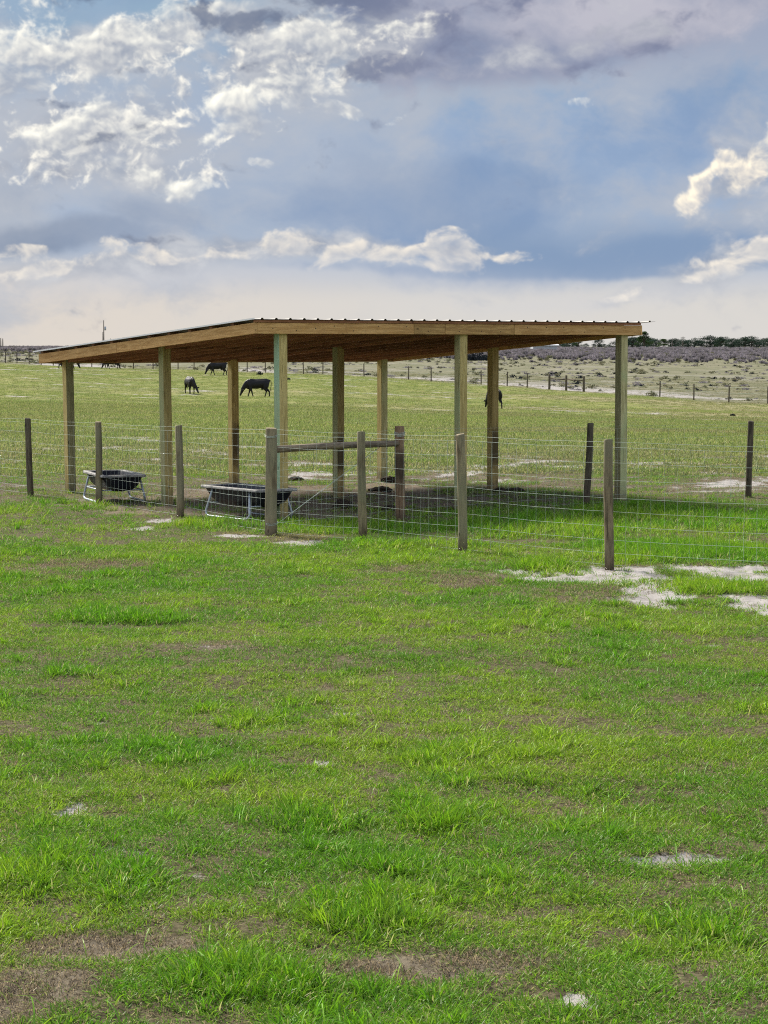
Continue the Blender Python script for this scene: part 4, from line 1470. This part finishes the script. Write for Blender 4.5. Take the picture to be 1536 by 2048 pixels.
def weed_mesh(name, n, rad, h, mt, seed, leaf=.06):
    rg = np.random.default_rng(seed)
    vs, fs, rr = [], [], []
    for i in range(n):
        a = rg.random() * 6.283; q = rg.random() ** .6; e = math.acos(rg.random() * 1.0)
        x, y, z = rad * q * math.sin(e) * math.cos(a), rad * q * math.sin(e) * math.sin(a), h * q * math.cos(e) + .02
        d1 = Vector(rg.normal(size=3)).normalized() * leaf * rg.uniform(.5, 1.2); d2 = Vector(rg.normal(size=3)).normalized() * leaf * .5
        b = len(vs); c = Vector((x, y, z))
        vs += [c - d1, c + d2, c + d1, c - d2]; fs.append((b, b + 1, b + 2, b + 3)); rr += [rg.random()] * 4
    me = make_mesh(name, vs, fs, [mt])
    a_ = me.attributes.new('r', 'FLOAT', 'POINT'); a_.data.foreach_set('value', np.array(rr, np.float32))
    return me


for px, dist, w, h, lab, mt in [
        (520, 210, .34, .36, 'small dark bush far off behind the grazing side on cow', 'dark_leaf'),
        (575, 190, .32, .18, 'low dark weed clump right of the mint tinted front post, far off', 'dark_leaf'),
        (1303, 181, .55, .45, 'dark green bush at the foot of a field fence post', 'scrub_green'),
        (944, 420, 2.6, 2.7, 'dark rounded bush beyond the field fence beside the front middle post', 'dark_leaf'),
        (968, 430, 2.2, 1.2, 'low dark shrub right of the rounded dark bush', 'dark_leaf'),
        (1280, 290, .9, .7, 'small dark weed in the rough field beyond the fence', 'scrub_green'),
        (1465, 120, .16, .09, 'small dark weed in the pasture left of the last far right post', 'dark_leaf')]:
    x, y = azx(px, dist), dist
    o = obj('bush', weed_mesh('bush', 700 if w > 1 else 260, w, h, M[mt], int(px), .05 + w * .08))
    o.location = (x, y, gz(x, y))
    tag(o, lab, 'bush')

# ------------------------------------------------------------------ scrub, rough field, trees
def shrub_proto(name, seed, mt, h=2.4, n=150, w=1.6, kind='twig'):
    rg = np.random.default_rng(seed)
    vs, fs, rr = [], [], []
    for i in range(n):
        a = rg.random() * 6.283; e = rg.uniform(.1, 1.0)
        bx, by = rg.normal() * w * .25, rg.normal() * w * .25
        ln = h * rg.uniform(.4, 1.0)
        d = Vector((math.cos(a) * math.sin(e) * .75, math.sin(a) * math.sin(e) * .75, math.cos(e * .8))).normalized()
        st = rg.uniform(0, .5)
        p0 = Vector((bx, by, 0)) + d * ln * st; p1 = Vector((bx, by, 0)) + d * ln
        s = Vector((rg.normal(), rg.normal(), rg.normal() * .4)).normalized() * rg.uniform(.03, .10)
        b = len(vs)
        vs += [p0 - s, p0 + s, p1 + s * 1.6, p1 - s * 1.6]; fs.append((b, b + 1, b + 2, b + 3)); rr += [rg.random()] * 4
    me = make_mesh(name, vs, fs, [mt])
    a_ = me.attributes.new('r', 'FLOAT', 'POINT'); a_.data.foreach_set('value', np.array(rr, np.float32))
    return me


def scatter_px(n, px0, px1, d0, d1, dens=None):
    px = RNG.uniform(px0, px1, n)
    dd = np.sqrt(RNG.uniform(d0 * d0, d1 * d1, n))
    x, y = np.tan((px - 768) / F) * dd, dd
    return px, dd, x, y


def scrub_field():
    protos = [shrub_proto('scrub_twigs', 1, M['scrub'], 2.4), shrub_proto('scrub_twigs_b', 2, M['scrub'], 2.0, 170, 2.2),
              shrub_proto('scrub_green', 3, M['scrub_green'], 1.6, 130, 1.8)]
    px, dd, x, y = scatter_px(16000, -700, 2300, 300, 950)
    clump = fbm(x / 30., y / 45., 77, 4, .6)
    left = sstep(-px, -650, -250)
    start = 400 - 70 * left
    keep = RNG.random(len(px)) < sstep(dd + (clump - .5) * 160, start - 20, start + 80)
    v = np.where(RNG.random(len(px)) < .16 + .6 * left * (1 - sstep(dd, 400, 480)), 2, RNG.integers(0, 2, len(px)))
    s = .56 * (.65 + .5 * RNG.random(len(px))) * (.75 + .5 * clump) * (1 - .32 * left) * (.6 + .4 * sstep(dd, start, start + 90))
    z = height(x, y) - .05
    k = keep
    one = np.ones(k.sum())
    scatter('scrub', np.stack([x, y, z], 1)[k], np.stack([s, s, s], 1)[k], np.stack([0 * x, 0 * x, RNG.random(len(x)) * 6.28], 1)[k], v[k],
            np.stack([one] * 4, 1), protos)['label'] = 'wide band of bare purplish grey scrub beyond the rough field'
    # low weeds and tussocks on the rough ground between fence and scrub
    wp = [weed_mesh('field_weed', 60, .5, .35, M['scrub_green'], 9, .12), weed_mesh('field_weed_b', 50, .6, .22, M['scrub'], 10, .12), weed_mesh('field_weed_c', 60, .45, .35, M['dark_leaf'], 12, .12)]
    px, dd, x, y = scatter_px(9500, -600, 2200, 140, 470)
    fdx = np.interp(px, FPX, FPD)
    clump = fbm(x / 12., y / 22., 177, 4, .6)
    keep = (dd > fdx + 3) & (RNG.random(len(px)) < sstep(clump, .42, .6))
    s = .25 + 1.0 * RNG.random(len(px)) ** 3
    v = RNG.choice([0, 0, 0, 1, 1, 1, 2], len(px))
    z = height(x, y)
    k = keep
    scatter('field_weeds', np.stack([x, y, z], 1)[k], np.stack([s, s, s], 1)[k], np.stack([0 * x, 0 * x, RNG.random(len(x)) * 6.28], 1)[k], v[k],
            np.stack([np.ones(k.sum())] * 4, 1), wp)['label'] = 'low weeds dotted over the rough grey green field beyond the fence'


scrub_field()


def tree_protos(seed, pine):
    rg = np.random.default_rng(seed)
    tb = MB()
    Ht = 9.0
    tb.tube([(0, 0, -.3), (.1, .05, Ht * .3), (.05, .1, Ht * .6), (0, 0, Ht * .85)], [.28, .22, .14, .05], 8)
    lobes = []
    nl = 22 if not pine else 20
    for i in range(nl):
        a = rg.random() * 6.283
        if pine:
            zf = rg.uniform(.12, 1.0); rad = (1.12 - zf) * Ht * .36; r = Ht * rg.uniform(.07, .12)
        else:
            zf = rg.uniform(.03, .92); rad = Ht * .34 * math.sqrt(max(.05, 1 - ((zf - .4) / .6) ** 2)) * rg.uniform(.4, 1.15); r = Ht * rg.uniform(.14, .21)
        c = Vector((math.cos(a) * rad, math.sin(a) * rad, zf * Ht * .95))
        lobes.append((c, r))
        tb.tube([(0.05, 0.05, c.z * .62), tuple(c * .6 + Vector((0, 0, c.z * .32))), tuple(c)], [.09, .06, .03], 5)
    lobes.append((Vector((0, 0, Ht * .93)), Ht * (.08 if pine else .13)))
    vs, fs, rr = [], [], []
    for c, r in lobes:
        tone = rg.random()
        for k in range(110):
            d = Vector(rg.normal(size=3)).normalized(); q = r * rg.uniform(.35, 1.15)
            p = c + Vector((d.x * q * 1.15, d.y * q * 1.15, d.z * q * .8))
            e1 = Vector(rg.normal(size=3)).normalized() * rg.uniform(.12, .30); e2 = Vector(rg.normal(size=3)).normalized() * rg.uniform(.10, .22)
            b = len(vs); vs += [p - e1, p + e2, p + e1, p - e2]; fs.append((b, b + 1, b + 2, b + 3)); rr += [min(1, max(0, tone * .6 + rg.random() * .4))] * 4
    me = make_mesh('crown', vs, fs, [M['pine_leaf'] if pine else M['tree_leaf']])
    a_ = me.attributes.new('r', 'FLOAT', 'POINT'); a_.data.foreach_set('value', np.array(rr, np.float32))
    return tb.mesh('trunk', M['bark'], True), me


TREES = [tree_protos(s, p) for s, p in ((1, False), (2, False), (3, False), (4, True), (5, True))]


def tree(px, dist, ht, kind, label, group=None, wide=1.0):
    x, y = azx(px, dist), dist
    t = thing('tree' if kind < 3 else 'pine_tree', label, 'tree', (x, y, gz(x, y) - .2), random.random() * 6.28, group)
    tr, cr = TREES[kind]
    obj('trunk', tr, t); obj('crown', cr, t)
    s = ht / 9.0
    t.scale = (s * wide, s * wide, s)
    return t


tree(1287, 1150, 9.2, 3, 'tallest pointed tree of the far treeline, standing just right of the roof corner', None, 1.5)
tree(1196, 1180, 7.0, 1, 'thin airy tree of the far line seen just left of the right front shelter post', None, .9)
tree(1440, 1200, 6.6, 0, 'broad dark tree rising above the far treeline between pole and picture edge', None, 1.5)
px = 820
while px < 1960:
    if not 1165 < px < 1222:
        ht = random.choice((random.uniform(4.6, 5.8), random.uniform(5.6, 7.6))) * (0.86 if px < 1165 else 1.0)
        dd = random.uniform(1180, 1330)
        tree(px, dd, ht, random.choice((0, 1, 2, 0, 1, 4)), 'dark evergreen tree in the distant treeline on the right horizon', 'trees of the far treeline', random.uniform(1.8, 2.9))
    else:
        tree(px, 1300, random.uniform(2.4, 3.2), random.choice((0, 1, 2)), 'low dark tree in the gap of the distant treeline', 'low trees in the treeline gap', 1.6)
    px += random.uniform(8, 16)


# ------------------------------------------------------------------ utility poles and the far shed
def pole(px, base_d, top_py, label, arms=1, box=False, r=.16):
    x, y = azx(px, base_d), base_d
    z0 = gz(x, y)
    ht = CH + (693 - top_py) * base_d / F - z0
    t = thing('utility_pole', label, 'utility pole', (x, y, z0), 0)
    m_ = MB(); m_.tube([(0, 0, -.5), (0, 0, ht * .5), (0, 0, ht)], [r, r * .85, r * .65], 8)
    obj('shaft', m_.mesh('shaft', M['pole'], True), t)
    for k in range(arms):
        m_ = MB(); m_.box((0, 0, ht - .5 - .9 * k), (2.2, .14, .14))
        obj('cross_arm', m_.mesh('cross_arm', M['pole']), t)
    if box:
        m_ = MB(); m_.tube([(r + .28, 0, ht - 2.9), (r + .28, 0, ht - 1.8)], .26, 10)
        obj('transformer', m_.mesh('transformer', M['tube'], True), t)
    return t, Vector((x, y, z0 + ht))


p1, t1 = pole(209.5, 620, 641, 'tall utility pole with a transformer, left of the shelter on the horizon', 0, True, .17)
p2, t2 = pole(207.5, 640, 664, 'shorter pole standing just left of the tall pole with a transformer', 0, False, .14)
p3, t3 = pole(223, 900, 677, 'thin distant pole a little right of the tall pole', 0, False, .16)
p4, t4 = pole(4, 700, 676, 'leftmost of the two short poles at the left picture edge', 0, False, .2)
p5, t5 = pole(8, 710, 677, 'right one of the two short poles at the left picture edge', 0, False, .2)
p6, t6 = pole(1364, 1000, 673, 'utility pole with a cross arm rising above the right treeline', 1, False, .2)
p7, t7 = pole(1343, 980, 676, 'pale thin pole in front of the right treeline, left of the cross arm pole', 0, False, .14)
x, y = azx(1086, 700), 700
z = gz(x, y)
shed = thing('farm_shed', 'far off long low shed with a white metal roof, half hidden in scrub', 'shed', (x, y, z), R(8))
m_ = MB(); m_.box((0, 0, 1.1), (8.0, 5, 2.2)); obj('wall', m_.mesh('wall', M['shed_wall']), shed)
m_ = MB(); m_.add([(-4.6, -3, 2.0), (4.6, -3, 2.0), (4.2, 0, 3.0), (-4.2, 0, 3.0), (-4.6, 3, 2.0), (4.6, 3, 2.0), (-4.6, -3, 2.2), (4.6, -3, 2.2), (4.2, 0, 3.15), (-4.2, 0, 3.15), (-4.6, 3, 2.2), (4.6, 3, 2.2)],
                  [(0, 3, 2, 1), (3, 4, 5, 2), (6, 7, 8, 9), (9, 8, 11, 10), (0, 1, 7, 6), (4, 10, 11, 5), (0, 6, 9, 3), (3, 9, 10, 4), (1, 2, 8, 7), (2, 5, 11, 8)])
obj('roof', m_.mesh('roof', M['white_roof']), shed)
print('stays', c1, c2, 'grass', len(gp[0]))
